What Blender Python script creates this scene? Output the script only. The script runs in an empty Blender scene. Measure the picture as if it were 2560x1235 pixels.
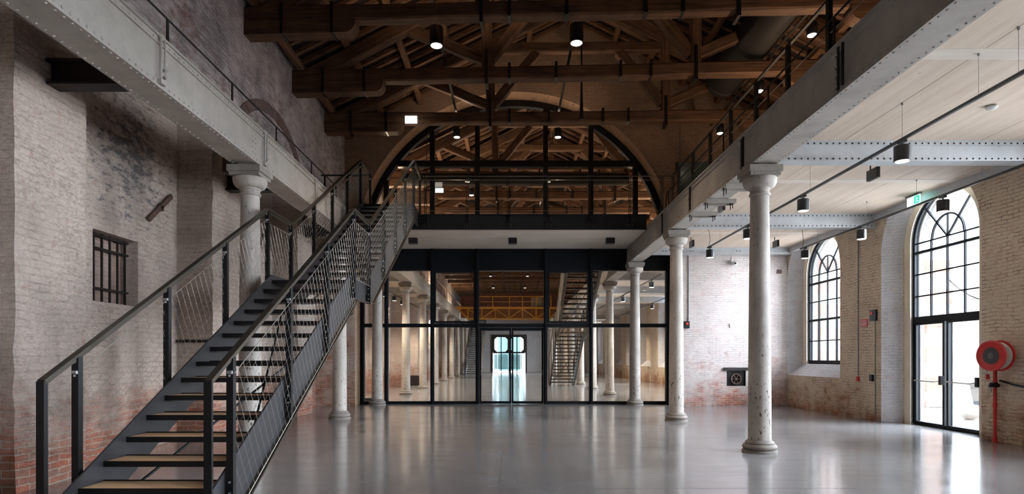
import bpy, bmesh, math, random
from mathutils import Vector, Matrix
random.seed(7)
PI = math.pi
sc = bpy.context.scene
COL = sc.collection

# ------------------------------------------------------------------ camera
F = 1500.0; CX, CY, EYE = 1274.0, 895.0, 1.5
cam_d = bpy.data.cameras.new('camera'); cam = bpy.data.objects.new('camera', cam_d); COL.objects.link(cam)
cam.location = (0, 0, EYE); cam.rotation_euler = (PI/2, 0, 0)
cam_d.sensor_fit = 'HORIZONTAL'; cam_d.sensor_width = 36.0; cam_d.lens = 36.0*F/2560
cam_d.shift_x = (1280-CX)/2560; cam_d.shift_y = (CY-617.5)/2560
cam_d.clip_start = 0.05; cam_d.clip_end = 400
sc.camera = cam

# ------------------------------------------------------------------ world, exposure
sc.view_settings.view_transform = 'Standard'
sc.view_settings.look = 'None'
sc.view_settings.gamma = 1
sc.view_settings.use_curve_mapping = False
sc.view_settings.exposure = 0.55
w = bpy.data.worlds.new('sky'); sc.world = w; w.use_nodes = True
wn = w.node_tree.nodes['Background']
wn.inputs['Color'].default_value = (0.79, 0.885, 1.0, 1)
wn.inputs['Strength'].default_value = 43.0
try:
    sc.cycles.max_bounces = 7; sc.cycles.diffuse_bounces = 4; sc.cycles.glossy_bounces = 4
    sc.cycles.transparent_max_bounces = 10; sc.cycles.transmission_bounces = 4
    sc.cycles.sample_clamp_indirect = 8.0; sc.cycles.caustics_reflective = False
    sc.cycles.use_denoising = True
except Exception: pass

def portal(loc, rot, sx, sy):
    d = bpy.data.lights.new('sky_portal', 'AREA'); d.shape = 'RECTANGLE'; d.size = sx; d.size_y = sy
    d.cycles.is_portal = True
    o = bpy.data.objects.new('sky_portal', d); o.location = loc; o.rotation_euler = rot; COL.objects.link(o)
WIN_Y = [17.35, 12.6, 7.85, 3.1, -1.65, -6.4]          # windows of the right wall
WIN_Y2 = [24.2, 29.0, 33.8, 38.6, 43.4, 48.2, 53.0, 57.8]
for wy in WIN_Y: portal((9.45, wy, 2.9), (0, PI/2, 0), 4.4, 2.1)
for wy in (24.2, 29.0, 33.8, 53.0, 57.8): portal((9.45, wy, 2.9), (0, PI/2, 0), 4.4, 2.1)
portal((0.0, 64.7, 2.2), (-PI/2, 0, 0), 4.2, 4.4)

def arealight(name, loc, rot, sx, sy, power, color):
    d = bpy.data.lights.new(name, 'AREA'); d.shape = 'RECTANGLE'; d.size = sx; d.size_y = sy
    d.energy = power; d.color = color
    o = bpy.data.objects.new(name, d); o.location = loc; o.rotation_euler = rot; COL.objects.link(o)
WARM = (1.0, 0.72, 0.48)
# unseen warm area lights added above the decks, brightening the timber roof from below
for y in (8.5, 13.0): arealight('roof_fill_light', (6.6, y, 5.6), (PI, 0, 0), 0.15, 3.0, 80, WARM)
for y in (21.0, 26.0, 31.0, 40.0, 52.0):
    arealight('roof_fill_light', (6.6, y, 5.6), (PI, 0, 0), 0.15, 3.0, 200, WARM)
    arealight('roof_fill_light', (-4.9, y, 5.6), (PI, 0, 0), 0.15, 3.0, 200, WARM)

# ------------------------------------------------------------------ helpers
def lin(c):
    return tuple((v/12.92 if v <= 0.04045 else ((v+0.055)/1.055)**2.4) for v in [x/255.0 for x in c]) + (1.0,)

class MB:
    def __init__(s): s.v = []; s.f = []
    def add(s, vs, fs):
        n = len(s.v); s.v += [tuple(v) for v in vs]; s.f += [tuple(i+n for i in f) for f in fs]; return s
    def quad(s, a, b, c, d): return s.add([a, b, c, d], [(0, 1, 2, 3)])
    def box(s, x0, x1, y0, y1, z0, z1):
        vs = [(x0,y0,z0),(x1,y0,z0),(x1,y1,z0),(x0,y1,z0),(x0,y0,z1),(x1,y0,z1),(x1,y1,z1),(x0,y1,z1)]
        return s.add(vs, [(0,3,2,1),(4,5,6,7),(0,1,5,4),(1,2,6,5),(2,3,7,6),(3,0,4,7)])
    def bar(s, p0, p1, w, h, up=(0, 0, 1)):
        p0 = Vector(p0); p1 = Vector(p1); d = (p1-p0).normalized(); up = Vector(up)
        if abs(d.dot(up)) > 0.99: up = Vector((0, 1, 0))
        sd = d.cross(up).normalized(); u = sd.cross(d).normalized()
        vs = []
        for p in (p0, p1):
            for a, b in ((-1,-1),(1,-1),(1,1),(-1,1)): vs.append(p+sd*(a*w/2)+u*(b*h/2))
        return s.add(vs, [(0,1,2,3),(7,6,5,4),(0,4,5,1),(1,5,6,2),(2,6,7,3),(3,7,4,0)])
    def cyl(s, p0, p1, r, n=12, r2=None, caps=True):
        p0 = Vector(p0); p1 = Vector(p1); d = (p1-p0).normalized(); r2 = r if r2 is None else r2
        a = Vector((1, 0, 0)) if abs(d.x) < 0.9 else Vector((0, 1, 0))
        u = d.cross(a).normalized(); v = d.cross(u)
        vs = [p0+(u*math.cos(2*PI*i/n)+v*math.sin(2*PI*i/n))*r for i in range(n)]
        vs += [p1+(u*math.cos(2*PI*i/n)+v*math.sin(2*PI*i/n))*r2 for i in range(n)]
        fs = [(i, (i+1) % n, n+(i+1) % n, n+i) for i in range(n)]
        if caps: fs += [tuple(range(n))[::-1], tuple(range(n, 2*n))]
        return s.add(vs, fs)
    def path(s, pts, r, n=6):
        for a, b in zip(pts, pts[1:]): s.cyl(a, b, r, n)
        return s
    def lathe(s, prof, c=(0, 0, 0), n=32, axis='z', closed=False):
        vs = []
        for r, z in prof:
            for i in range(n):
                a = 2*PI*i/n; x, y = r*math.cos(a), r*math.sin(a)
                p = (x, y, z) if axis == 'z' else ((z, x, y) if axis == 'x' else (x, z, y))
                vs.append((p[0]+c[0], p[1]+c[1], p[2]+c[2]))
        fs = []; m = len(prof)
        for k in range(m-1):
            for i in range(n): fs.append((k*n+i, k*n+(i+1) % n, (k+1)*n+(i+1) % n, (k+1)*n+i))
        fs.append(tuple(range(n))[::-1]); fs.append(tuple(range((m-1)*n, m*n)))
        return s.add(vs, fs)
    def prism(s, poly, fn, d0, d1):
        """poly: list of (u,v); fn(u,v,d)->xyz; extruded from d0 to d1"""
        n = len(poly)
        vs = [fn(u, v, d0) for u, v in poly]+[fn(u, v, d1) for u, v in poly]
        fs = [tuple(range(n)), tuple(range(n, 2*n))[::-1]]+[(i, n+i, n+(i+1) % n, (i+1) % n) for i in range(n)]
        return s.add(vs, fs)
    def strip(s, inner, outer, fn, d0, d1):
        """band between two equally long polylines"""
        n = len(inner)
        vs = [fn(u, v, d) for d in (d0, d1) for u, v in list(inner)+list(outer)]
        fs = []
        for i in range(n-1):
            fs += [(i, i+1, n+i+1, n+i), (2*n+i, 3*n+i, 3*n+i+1, 2*n+i+1),
                   (i, 2*n+i, 2*n+i+1, i+1), (n+i, n+i+1, 3*n+i+1, 3*n+i)]
        fs += [(0, n, 3*n, 2*n), (n-1, 3*n-1, 4*n-1, 2*n-1)]
        return s.add(vs, fs)
    def build(s, name, mat, parent=None, smooth=False, loc=None, recalc=True):
        me = bpy.data.meshes.new(name); me.from_pydata(s.v, [], s.f)
        if recalc:
            bm = bmesh.new(); bm.from_mesh(me); bmesh.ops.recalc_face_normals(bm, faces=bm.faces); bm.to_mesh(me); bm.free()
        me.materials.append(mat)
        if smooth:
            for p in me.polygons: p.use_smooth = True
            try: me.set_sharp_from_angle(angle=math.radians(38))
            except Exception: pass
        o = bpy.data.objects.new(name, me); COL.objects.link(o)
        if parent is not None: o.parent = parent
        if loc: o.location = loc
        return o

def tag(o, label, cat, group=None, kind=None):
    o['label'] = label; o['category'] = cat
    if group: o['group'] = group
    if kind: o['kind'] = kind
    return o
def thing(name, label, cat, loc=(0, 0, 0), rz=0, group=None):
    o = bpy.data.objects.new(name, None); COL.objects.link(o); o.empty_display_size = 0.1
    o.location = loc; o.rotation_euler = (0, 0, rz); return tag(o, label, cat, group)
def struct(name, mb, m, label=None, smooth=False, parent=None, recalc=True):
    o = mb.build(name, m, parent, smooth, recalc=recalc)
    if parent is None: o['kind'] = 'structure'
    if label: o['label'] = label
    return o
KIDS = {}
def copy_tree(o, parent=None):
    c = o.copy(); COL.objects.link(c); c.parent = parent
    for ch in list(o.children): copy_tree(ch, c)
    return c
def dup(root, loc, label, group=None, rz=None):
    c = copy_tree(root); c.location = loc; c['label'] = label
    if group: c['group'] = group
    if rz is not None: c.rotation_euler = (0, 0, rz)
    return c
def member(name, p0, p1, w_, h_, mat, parent, sag=0.0, rough=0.012, seg=8):
    """timber between two points: its own object with local X along its length, slightly irregular hewn faces"""
    p0 = Vector(p0); p1 = Vector(p1); L = (p1-p0).length; d = (p1-p0).normalized()
    up = Vector((0, 0, 1))
    if abs(d.dot(up)) > 0.98: up = Vector((0, 1, 0))
    y = up.cross(d).normalized(); z = d.cross(y).normalized()
    M = Matrix((d, y, z)).transposed().to_4x4(); M.translation = p0
    mb = MB(); rings = []
    c = 0.12*min(w_, h_)
    prof = [(-w_/2+c, -h_/2), (w_/2-c, -h_/2), (w_/2, -h_/2+c), (w_/2, h_/2-c), (w_/2-c, h_/2), (-w_/2+c, h_/2), (-w_/2, h_/2-c), (-w_/2, -h_/2+c)]
    seg = max(1, min(seg, int(L/0.5)+1)); vs = []
    for i in range(seg+1):
        x = L*i/seg; dz = -sag*math.sin(PI*i/seg); jy = random.uniform(-rough, rough); jz = random.uniform(-rough, rough) if 0 < i < seg else 0
        for a, b in prof: vs.append((x, a+jy+random.uniform(-rough, rough)*0.4, b+dz+jz+random.uniform(-rough, rough)*0.4))
    fs = []
    for i in range(seg):
        for k in range(8): fs.append((i*8+k, i*8+(k+1) % 8, (i+1)*8+(k+1) % 8, (i+1)*8+k))
    fs += [tuple(range(8))[::-1], tuple(range(seg*8, seg*8+8))]
    mb.add(vs, fs); o = mb.build(name, mat, parent); o.matrix_basis = M
    return o

# ------------------------------------------------------------------ materials
def new_mat(name):
    m = bpy.data.materials.new(name); m.use_nodes = True; nt = m.node_tree
    b = nt.nodes['Principled BSDF']; return m, nt, b
def N(nt, t, **kw):
    n = nt.nodes.new(t)
    for k, v in kw.items():
        if k.startswith('i_'): n.inputs[k[2:].replace('_', ' ')].default_value = v
        else: setattr(n, k, v)
    return n
def L(nt, a, b): nt.links.new(a, b)
def mathn(nt, op, a, b=None, clamp=False):
    n = nt.nodes.new('ShaderNodeMath'); n.operation = op; n.use_clamp = clamp
    for i, x in enumerate((a, b)):
        if x is None: continue
        if isinstance(x, (int, float)): n.inputs[i].default_value = x
        else: L(nt, x, n.inputs[i])
    return n.outputs[0]
def mixc(nt, fac, a, b, mode='MIX'):
    n = nt.nodes.new('ShaderNodeMix'); n.data_type = 'RGBA'; n.blend_type = mode
    for idx, x in ((0, fac), (6, a), (7, b)):
        if isinstance(x, (int, float)): n.inputs[idx].default_value = x
        elif isinstance(x, tuple): n.inputs[idx].default_value = x
        else: L(nt, x, n.inputs[idx])
    return n.outputs[2]
def ramp(nt, fac, lo, hi, a=0.0, b=1.0):
    n = nt.nodes.new('ShaderNodeMapRange'); n.clamp = True
    n.inputs[1].default_value = lo; n.inputs[2].default_value = hi; n.inputs[3].default_value = a; n.inputs[4].default_value = b
    L(nt, fac, n.inputs[0]); return n.outputs[0]
def noise(nt, vec, scale, detail=4, rough=0.55, dist=0.0):
    n = N(nt, 'ShaderNodeTexNoise'); n.inputs['Scale'].default_value = scale; n.inputs['Detail'].default_value = detail
    n.inputs['Roughness'].default_value = rough; n.inputs['Distortion'].default_value = dist
    if vec is not None: L(nt, vec, n.inputs['Vector'])
    return n.outputs[0]
def bump(nt, b, h, strength=0.5, dist=0.02):
    n = N(nt, 'ShaderNodeBump'); n.inputs['Strength'].default_value = strength; n.inputs['Distance'].default_value = dist
    L(nt, h, n.inputs['Height']); L(nt, n.outputs[0], b.inputs['Normal'])

def flat(name, col, rough=0.5, metal=0.0, spec=0.5, mott=0.0, mscale=6.0, bmp=0.0):
    m, nt, b = new_mat(name)
    b.inputs['Roughness'].default_value = rough; b.inputs['Metallic'].default_value = metal
    b.inputs['Specular IOR Level'].default_value = spec
    tc = N(nt, 'ShaderNodeTexCoord').outputs['Object']
    n1 = noise(nt, tc, mscale, 5)
    c = mixc(nt, ramp(nt, n1, 0.3, 0.7), tuple(x*(1-mott) for x in lin(col)[:3])+(1,), tuple(min(1, x*(1+mott*0.6)) for x in lin(col)[:3])+(1,))
    L(nt, c, b.inputs['Base Color'])
    if bmp: bump(nt, b, noise(nt, tc, mscale*6, 4), bmp, 0.01)
    return m

def brick_mat(name, b1, b2, mortar, wash, wash2, cover=0.55, low=None, dark=None, dark_amt=0.5, relief=0.5, soft=0.16, show=0.35, top=None, cov_scale=0.9, row=0.068, blotch=1.0, zone=None, tone=0.5):
    """old brickwork: bricks with remains of limewash; `low`=(z0,z1,amount) more bare brick towards the floor;
    dark = colour of sooty patches"""
    m, nt, b = new_mat(name)
    g = N(nt, 'ShaderNodeNewGeometry'); pos = g.outputs['Position']
    sx = N(nt, 'ShaderNodeSeparateXYZ'); L(nt, pos, sx.inputs[0])
    sn = N(nt, 'ShaderNodeSeparateXYZ'); L(nt, g.outputs['True Normal'], sn.inputs[0])
    isx = mathn(nt, 'GREATER_THAN', mathn(nt, 'ABSOLUTE', sn.outputs[0]), 0.6)
    u = mathn(nt, 'ADD', mathn(nt, 'MULTIPLY', sx.outputs[1], isx), mathn(nt, 'MULTIPLY', sx.outputs[0], mathn(nt, 'SUBTRACT', 1.0, isx)))
    wob = mathn(nt, 'MULTIPLY', mathn(nt, 'SUBTRACT', noise(nt, pos, 1.7, 3), 0.5), 0.10)
    wob2 = mathn(nt, 'MULTIPLY', mathn(nt, 'SUBTRACT', noise(nt, pos, 11, 3), 0.5), 0.035)
    cb = N(nt, 'ShaderNodeCombineXYZ'); L(nt, mathn(nt, 'ADD', u, wob2), cb.inputs[0]); L(nt, mathn(nt, 'ADD', mathn(nt, 'ADD', sx.outputs[2], wob), wob2), cb.inputs[1])
    br = N(nt, 'ShaderNodeTexBrick'); L(nt, cb.outputs[0], br.inputs['Vector'])
    br.inputs['Scale'].default_value = 1.0; br.inputs['Brick Width'].default_value = row*3.6; br.inputs['Row Height'].default_value = row
    br.inputs['Mortar Size'].default_value = 0.009; br.inputs['Mortar Smooth'].default_value = 0.35; br.inputs['Bias'].default_value = -0.1
    br.inputs['Color1'].default_value = lin(b1); br.inputs['Color2'].default_value = lin(b2); br.inputs['Mortar'].default_value = lin(mortar)
    # tone of each brick patch
    mpz = N(nt, 'ShaderNodeMapping'); L(nt, pos, mpz.inputs['Vector']); mpz.inputs['Scale'].default_value = (1, 1, 2.4); pz = mpz.outputs[0]
    n_f = noise(nt, pz, 15, 5, 0.7); n_m = noise(nt, pz, 3.6, 7, 0.7); n_l = noise(nt, pos, cov_scale, 8, 0.68); n_s = noise(nt, pz, 34, 3, 0.6)
    bc = mixc(nt, 0.65, br.outputs['Color'], mixc(nt, ramp(nt, n_m, 0.3, 0.7), (0.35, 0.35, 0.37, 1), (1.5, 1.35, 1.2, 1)), 'MULTIPLY')
    n_w = mathn(nt, 'ADD', mathn(nt, 'MULTIPLY', n_m, 0.45*blotch), mathn(nt, 'MULTIPLY', n_f, 1.0-0.45*blotch))
    wc = mixc(nt, ramp(nt, n_w, 0.38, 0.6), lin(wash2), lin(wash))
    wc = mixc(nt, ramp(nt, noise(nt, pos, 0.45, 4, 0.6), 0.42, 0.6, 0, 0.55), wc, lin(tuple(int((a+b)/2) for a, b in zip(wash, wash2))))
    # single bricks showing ochre or pink through the wash
    wn_ = N(nt, 'ShaderNodeTexWhiteNoise'); wn_.noise_dimensions = '3D'
    sb = N(nt, 'ShaderNodeSeparateColor'); L(nt, br.outputs['Color'], sb.inputs[0])
    pk = mathn(nt, 'MULTIPLY', ramp(nt, noise(nt, pos, 7.5, 2, 0.4), 0.62, 0.66), mathn(nt, 'SUBTRACT', 1.0, br.outputs['Fac']))
    wc = mixc(nt, mathn(nt, 'MULTIPLY', pk, 0.7), wc, mixc(nt, 0.35, wc, br.outputs['Color']))
    wc = mixc(nt, ramp(nt, n_f, 0.45, 0.75, 0, 0.55), wc, mixc(nt, 0.5, wc, lin(b2)))
    # joints and bricks still read through the limewash
    jm = ramp(nt, noise(nt, pos, 3.1, 4, 0.7), 0.44, 0.62)
    wc = mixc(nt, mathn(nt, 'MULTIPLY', mathn(nt, 'MULTIPLY', br.outputs['Fac'], jm), min(1, show*1.5)), wc, tuple(x*0.42 for x in lin(wash2)[:3])+(1,))
    wc = mixc(nt, mathn(nt, 'MULTIPLY', ramp(nt, n_m, 0.5, 0.62), show*0.8), wc, mixc(nt, 0.55, wc, br.outputs['Color']))
    cov = mathn(nt, 'ADD', mathn(nt, 'MULTIPLY', n_l, 0.72), mathn(nt, 'MULTIPLY', n_m, 0.28))
    if low:
        hz = ramp(nt, sx.outputs[2], low[0], low[1], low[2], 0.0); cov = mathn(nt, 'SUBTRACT', cov, hz)
    if top:
        hz = ramp(nt, sx.outputs[2], top[0], top[1], 0.0, top[2]); cov = mathn(nt, 'SUBTRACT', cov, hz)
    mask = ramp(nt, cov, 1-cover-soft/2-0.02, 1-cover+soft/2-0.02)      # 1 = limewash
    col = mixc(nt, mask, bc, wc)
    if dark:
        dn = noise(nt, pos, 0.62, 6, 0.62); dm = mathn(nt, 'MULTIPLY', ramp(nt, dn, 0.5, 0.66), ramp(nt, n_f, 0.35, 0.62))
        col = mixc(nt, mathn(nt, 'MULTIPLY', dm, dark_amt), col, lin(dark))
    if zone:      # a sooty patch: centre (y,z), radius, colour
        dy = mathn(nt, 'SUBTRACT', sx.outputs[1], zone[0]); dz = mathn(nt, 'SUBTRACT', sx.outputs[2], zone[1])
        dd = mathn(nt, 'SQRT', mathn(nt, 'ADD', mathn(nt, 'MULTIPLY', dy, dy), mathn(nt, 'MULTIPLY', dz, dz)))
        zz_ = mathn(nt, 'ADD', ramp(nt, dd, zone[2]*0.1, zone[2]*1.2, 0.34, -0.05), mathn(nt, 'MULTIPLY', n_f, 0.7))
        zz_ = mathn(nt, 'ADD', zz_, mathn(nt, 'MULTIPLY', mathn(nt, 'SUBTRACT', n_m, 0.5), 1.3))
        col = mixc(nt, ramp(nt, zz_, 0.52, 0.72, 0, 0.85), col, lin(zone[3]))
    spk = ramp(nt, n_s, 0.6, 0.72, 0, 0.6)
    col = mixc(nt, spk, col, mixc(nt, 0.7, col, (0.03, 0.025, 0.025, 1)))
    spk2 = ramp(nt, n_s, 0.28, 0.4, 0.5, 0)
    col = mixc(nt, mathn(nt, 'MULTIPLY', spk2, mask), col, lin(tuple(min(255, c+28) for c in wash)))
    col = mixc(nt, ramp(nt, noise(nt, pos, 0.75, 6, 0.65), 0.36, 0.6, 0.38*tone, 0.0), col, mixc(nt, 0.6, col, (0.05, 0.045, 0.05, 1)))
    L(nt, col, b.inputs['Base Color']); b.inputs['Roughness'].default_value = 0.92; b.inputs['Specular IOR Level'].default_value = 0.2
    h = mathn(nt, 'SUBTRACT', mathn(nt, 'ADD', mathn(nt, 'MULTIPLY', n_m, 0.7), mathn(nt, 'MULTIPLY', n_f, 0.5)), mathn(nt, 'MULTIPLY', br.outputs['Fac'], relief))
    bump(nt, b, h, 0.9, 0.03)
    return m

def wood_mat(name, c_dark, c_light, rough=0.75, sc_l=1.2, sc_w=16, bmp=0.4, knots=True, contrast=(0.3, 0.72)):
    m, nt, b = new_mat(name)
    tc = N(nt, 'ShaderNodeTexCoord').outputs['Object']
    mp = N(nt, 'ShaderNodeMapping'); L(nt, tc, mp.inputs['Vector']); mp.inputs['Scale'].default_value = (sc_l, sc_w, sc_w)
    oi = N(nt, 'ShaderNodeObjectInfo').outputs['Random']
    mp2 = mathn(nt, 'MULTIPLY', oi, 40.0); cb = N(nt, 'ShaderNodeCombineXYZ'); L(nt, mp2, cb.inputs[0]); L(nt, cb.outputs[0], mp.inputs['Location'])
    n1 = noise(nt, mp.outputs[0], 1.0, 6, 0.6, 0.4); n2 = noise(nt, tc, 3.0, 4)
    f = mathn(nt, 'ADD', mathn(nt, 'MULTIPLY', n1, 0.75), mathn(nt, 'MULTIPLY', n2, 0.25))
    col = mixc(nt, ramp(nt, f, *contrast), lin(c_dark), lin(c_light))
    cr = ramp(nt, n1, 0.62, 0.7, 0, 0.7)
    col = mixc(nt, cr, col, tuple(x*0.3 for x in lin(c_dark)[:3])+(1,))
    L(nt, col, b.inputs['Base Color']); b.inputs['Roughness'].default_value = rough; b.inputs['Specular IOR Level'].default_value = 0.3
    bump(nt, b, n1, bmp, 0.012); return m

def clt_mat(name, base, dark, along='y'):
    m, nt, b = new_mat(name)
    pos = N(nt, 'ShaderNodeNewGeometry').outputs['Position']
    mp = N(nt, 'ShaderNodeMapping'); L(nt, pos, mp.inputs['Vector']); mp.inputs['Scale'].default_value = (9, 0.6, 1) if along == 'y' else (0.6, 9, 1)
    n1 = noise(nt, mp.outputs[0], 1.0, 5, 0.6, 0.3); n2 = noise(nt, pos, 0.5, 2); n3 = noise(nt, pos, 11, 2)
    col = mixc(nt, ramp(nt, n1, 0.3, 0.75), lin(base), lin(dark))
    col = mixc(nt, ramp(nt, n2, 0.4, 0.62, 0, 0.25), col, lin(tuple(min(255, c+22) for c in base)))
    mp3 = N(nt, 'ShaderNodeMapping'); L(nt, pos, mp3.inputs['Vector']); mp3.inputs['Scale'].default_value = (6, 2.2, 1) if along == 'y' else (2.2, 6, 1)
    vo = N(nt, 'ShaderNodeTexVoronoi'); L(nt, mp3.outputs[0], vo.inputs['Vector']); vo.inputs['Scale'].default_value = 0.9
    kn = mathn(nt, 'MULTIPLY', ramp(nt, vo.outputs['Distance'], 0.03, 0.07, 1, 0), ramp(nt, n3, 0.45, 0.6))
    col = mixc(nt, mathn(nt, 'MULTIPLY', kn, 0.6), col, lin((110, 80, 60)))
    L(nt, col, b.inputs['Base Color']); b.inputs['Roughness'].default_value = 0.6; b.inputs['Specular IOR Level'].default_value = 0.3
    return m

def paint_mat(name, base, base2, chip, chip_lo=0.62, chip_hi=0.66, scale=9, rough=0.55, low_dirt=False, bmp=0.3, stretch=(1, 1, 0.6)):
    """old paint with chips and dirt"""
    m, nt, b = new_mat(name)
    tc = N(nt, 'ShaderNodeTexCoord').outputs['Object']
    oi = N(nt, 'ShaderNodeObjectInfo').outputs['Random']
    mp = N(nt, 'ShaderNodeMapping'); L(nt, tc, mp.inputs['Vector']); mp.inputs['Scale'].default_value = stretch
    cb = N(nt, 'ShaderNodeCombineXYZ'); L(nt, mathn(nt, 'MULTIPLY', oi, 30.0), cb.inputs[0]); L(nt, cb.outputs[0], mp.inputs['Location'])
    n1 = noise(nt, mp.outputs[0], 2.2, 6, 0.65); n2 = noise(nt, mp.outputs[0], scale, 5, 0.6); n3 = noise(nt, mp.outputs[0], scale*3.2, 3)
    col = mixc(nt, ramp(nt, n1, 0.35, 0.68), lin(base), lin(base2))
    cf = mathn(nt, 'ADD', mathn(nt, 'MULTIPLY', n2, 0.75), mathn(nt, 'MULTIPLY', n3, 0.25))
    if low_dirt:
        sx = N(nt, 'ShaderNodeSeparateXYZ'); L(nt, tc, sx.inputs[0])
        cf = mathn(nt, 'ADD', cf, ramp(nt, sx.outputs[2], 0.3, 1.7, 0.045, 0.0))
    ck = ramp(nt, cf, chip_lo, chip_hi)
    col = mixc(nt, ck, col, lin(chip))
    L(nt, col, b.inputs['Base Color']); b.inputs['Roughness'].default_value = rough; b.inputs['Specular IOR Level'].default_value = 0.4
    bump(nt, b, mathn(nt, 'SUBTRACT', n3, ck), bmp, 0.006); return m

def emis(name, col, s, base=None):
    m, nt, b = new_mat(name)
    b.inputs['Base Color'].default_value = lin(base or col); b.inputs['Emission Color'].default_value = lin(col); b.inputs['Emission Strength'].default_value = s
    return m
def glass_mat(name, tint=(0.94, 0.97, 0.98, 1), refl=0.07):
    m = bpy.data.materials.new(name); m.use_nodes = True; nt = m.node_tree; nt.nodes.clear()
    o = N(nt, 'ShaderNodeOutputMaterial'); t = N(nt, 'ShaderNodeBsdfTransparent'); gl = N(nt, 'ShaderNodeBsdfGlossy'); mx = N(nt, 'ShaderNodeMixShader')
    t.inputs[0].default_value = tint; gl.inputs['Roughness'].default_value = 0.02; gl.inputs[0].default_value = (1, 1, 1, 1)
    lw = N(nt, 'ShaderNodeLayerWeight'); lw.inputs[0].default_value = 0.25
    f = ramp(nt, lw.outputs['Fresnel'], 0.0, 1.0, refl*0.5, 0.9)
    L(nt, f, mx.inputs[0]); L(nt, t.outputs[0], mx.inputs[1]); L(nt, gl.outputs[0], mx.inputs[2]); L(nt, mx.outputs[0], o.inputs[0])
    return m

M_wl = brick_mat('limewashed_brick_left', (166, 104, 84), (150, 120, 104), (176, 164, 152), (222, 206, 192), (166, 147, 134), cover=0.74, low=(0.2, 1.8, 0.42), soft=0.22, cov_scale=0.7, dark=(104, 96, 92), dark_amt=0.45, relief=0.35, show=0.15, row=0.084, blotch=0.5, zone=(9.7, 4.8, 1.6, (70, 70, 76)), tone=1.2)
M_wu = brick_mat('sooty_brick_upper', (140, 84, 68), (104, 80, 74), (140, 132, 128), (214, 204, 200), (136, 118, 114), cover=0.60, dark=(70, 68, 74), dark_amt=0.9, relief=0.6, show=0.25, row=0.08, blotch=1.5, tone=2.0)
M_we = brick_mat('pale_brick_end', (196, 120, 100), (176, 134, 118), (206, 196, 190), (222, 214, 208), (190, 176, 172), cover=0.72, low=(0.2, 2.2, 0.28), relief=0.5, show=0.3)
M_wr = brick_mat('cream_brick_right', (184, 116, 84), (160, 120, 92), (150, 130, 108), (242, 226, 202), (196, 172, 146), cover=0.70, low=(0.0, 1.6, 0.26), relief=0.7, show=0.55, blotch=0.8)
M_wg = brick_mat('brown_plaster_gable', (146, 106, 84), (128, 100, 84), (140, 120, 104), (160, 134, 112), (124, 102, 86), cover=0.62, relief=0.5, show=0.3)
M_wj = brick_mat('white_reveal', (196, 130, 110), (186, 150, 134), (200, 196, 194), (226, 226, 228), (204, 200, 200), cover=0.74, low=(0.0, 1.9, 0.16), relief=0.4, show=0.18)
M_far = brick_mat('far_wall', (150, 84, 62), (120, 76, 60), (150, 130, 118), (226, 222, 218), (196, 190, 188), cover=0.86, low=(0.2, 1.6, 0.2), top=(5.2, 6.0, 0.6), relief=0.4, show=0.3)
M_int = brick_mat('arch_intrados', (176, 130, 100), (160, 122, 96), (180, 160, 140), (190, 162, 136), (164, 134, 110), cover=0.7, relief=0.4, show=0.4)
M_truss = wood_mat('old_timber', (34, 23, 17), (106, 76, 54), rough=0.7)
M_raft = wood_mat('roof_timber', (54, 37, 27), (126, 92, 66), rough=0.8)
M_board = wood_mat('roof_boards', (20, 14, 11), (44, 31, 24), rough=0.9, sc_l=6, sc_w=3)
M_clt = clt_mat('timber_soffit', (214, 198, 182), (190, 168, 148))
M_cltx = clt_mat('timber_soffit_bridge', (206, 196, 184), (186, 170, 154), along='x')
M_gird = paint_mat('grey_girder_paint', (172, 165, 156), (150, 143, 135), (110, 98, 86), 0.68, 0.72, scale=7, rough=0.5, bmp=0.15, stretch=(1, 1, 1))
M_xbeam = paint_mat('pale_beam_paint', (196, 198, 200), (176, 178, 180), (96, 90, 84), 0.69, 0.73, scale=7, rough=0.5, bmp=0.15, stretch=(1, 1, 1))
M_col = paint_mat('column_paint', (190, 181, 171), (152, 143, 134), (74, 66, 60), 0.61, 0.64, scale=26, rough=0.55, low_dirt=True, stretch=(1, 1, 0.45))
M_stone = paint_mat('column_base_stone', (150, 142, 134), (122, 113, 106), (96, 84, 76), 0.64, 0.68, scale=12, rough=0.7)
M_black = flat('black_steel', (14, 13, 14), 0.42, 0.0, 0.35, 0.15, 5)
M_rail = flat('handrail_bronze', (66, 58, 48), 0.4, 0.4, 0.5, 0.15, 5)
M_string = flat('stringer_grey_steel', (54, 53, 55), 0.42, 0.2, 0.5, 0.2, 4)
M_navy = flat('navy_frame', (7, 12, 18), 0.5, 0.0, 0.22, 0.1, 3)
M_fix = flat('fixture_black', (20, 19, 20), 0.35, 0.0, 0.5, 0.05, 3)
M_dbeam = flat('dark_steel_beam', (26, 26, 30), 0.55, 0.0, 0.5, 0.15, 4)
M_rust = flat('rusted_iron', (92, 70, 60), 0.7, 0.2, 0.4, 0.3, 12, 0.2)
M_irond = flat('dark_iron', (34, 24, 22), 0.6, 0.2, 0.4, 0.3, 12)
M_wire = flat('stainless_cable', (170, 162, 150), 0.35, 0.6, 0.5, 0.05)
M_bolt = flat('bright_bolt', (200, 200, 200), 0.3, 0.8, 0.5, 0.05)
M_tread = wood_mat('oak_tread', (232, 178, 130), (252, 214, 168), rough=0.5, sc_l=1.5, sc_w=30, bmp=0.1, contrast=(0.25, 0.75))
M_yellow = flat('crane_yellow', (220, 160, 48), 0.5, 0, 0.5, 0.15, 3)
M_yellowd = flat('crane_brown_web', (150, 96, 40), 0.6, 0, 0.5, 0.2, 3)
M_red = flat('fire_red', (200, 48, 44), 0.35, 0, 0.5, 0.08)
M_white = flat('white_plastic', (226, 226, 224), 0.4, 0, 0.5, 0.03)
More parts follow.
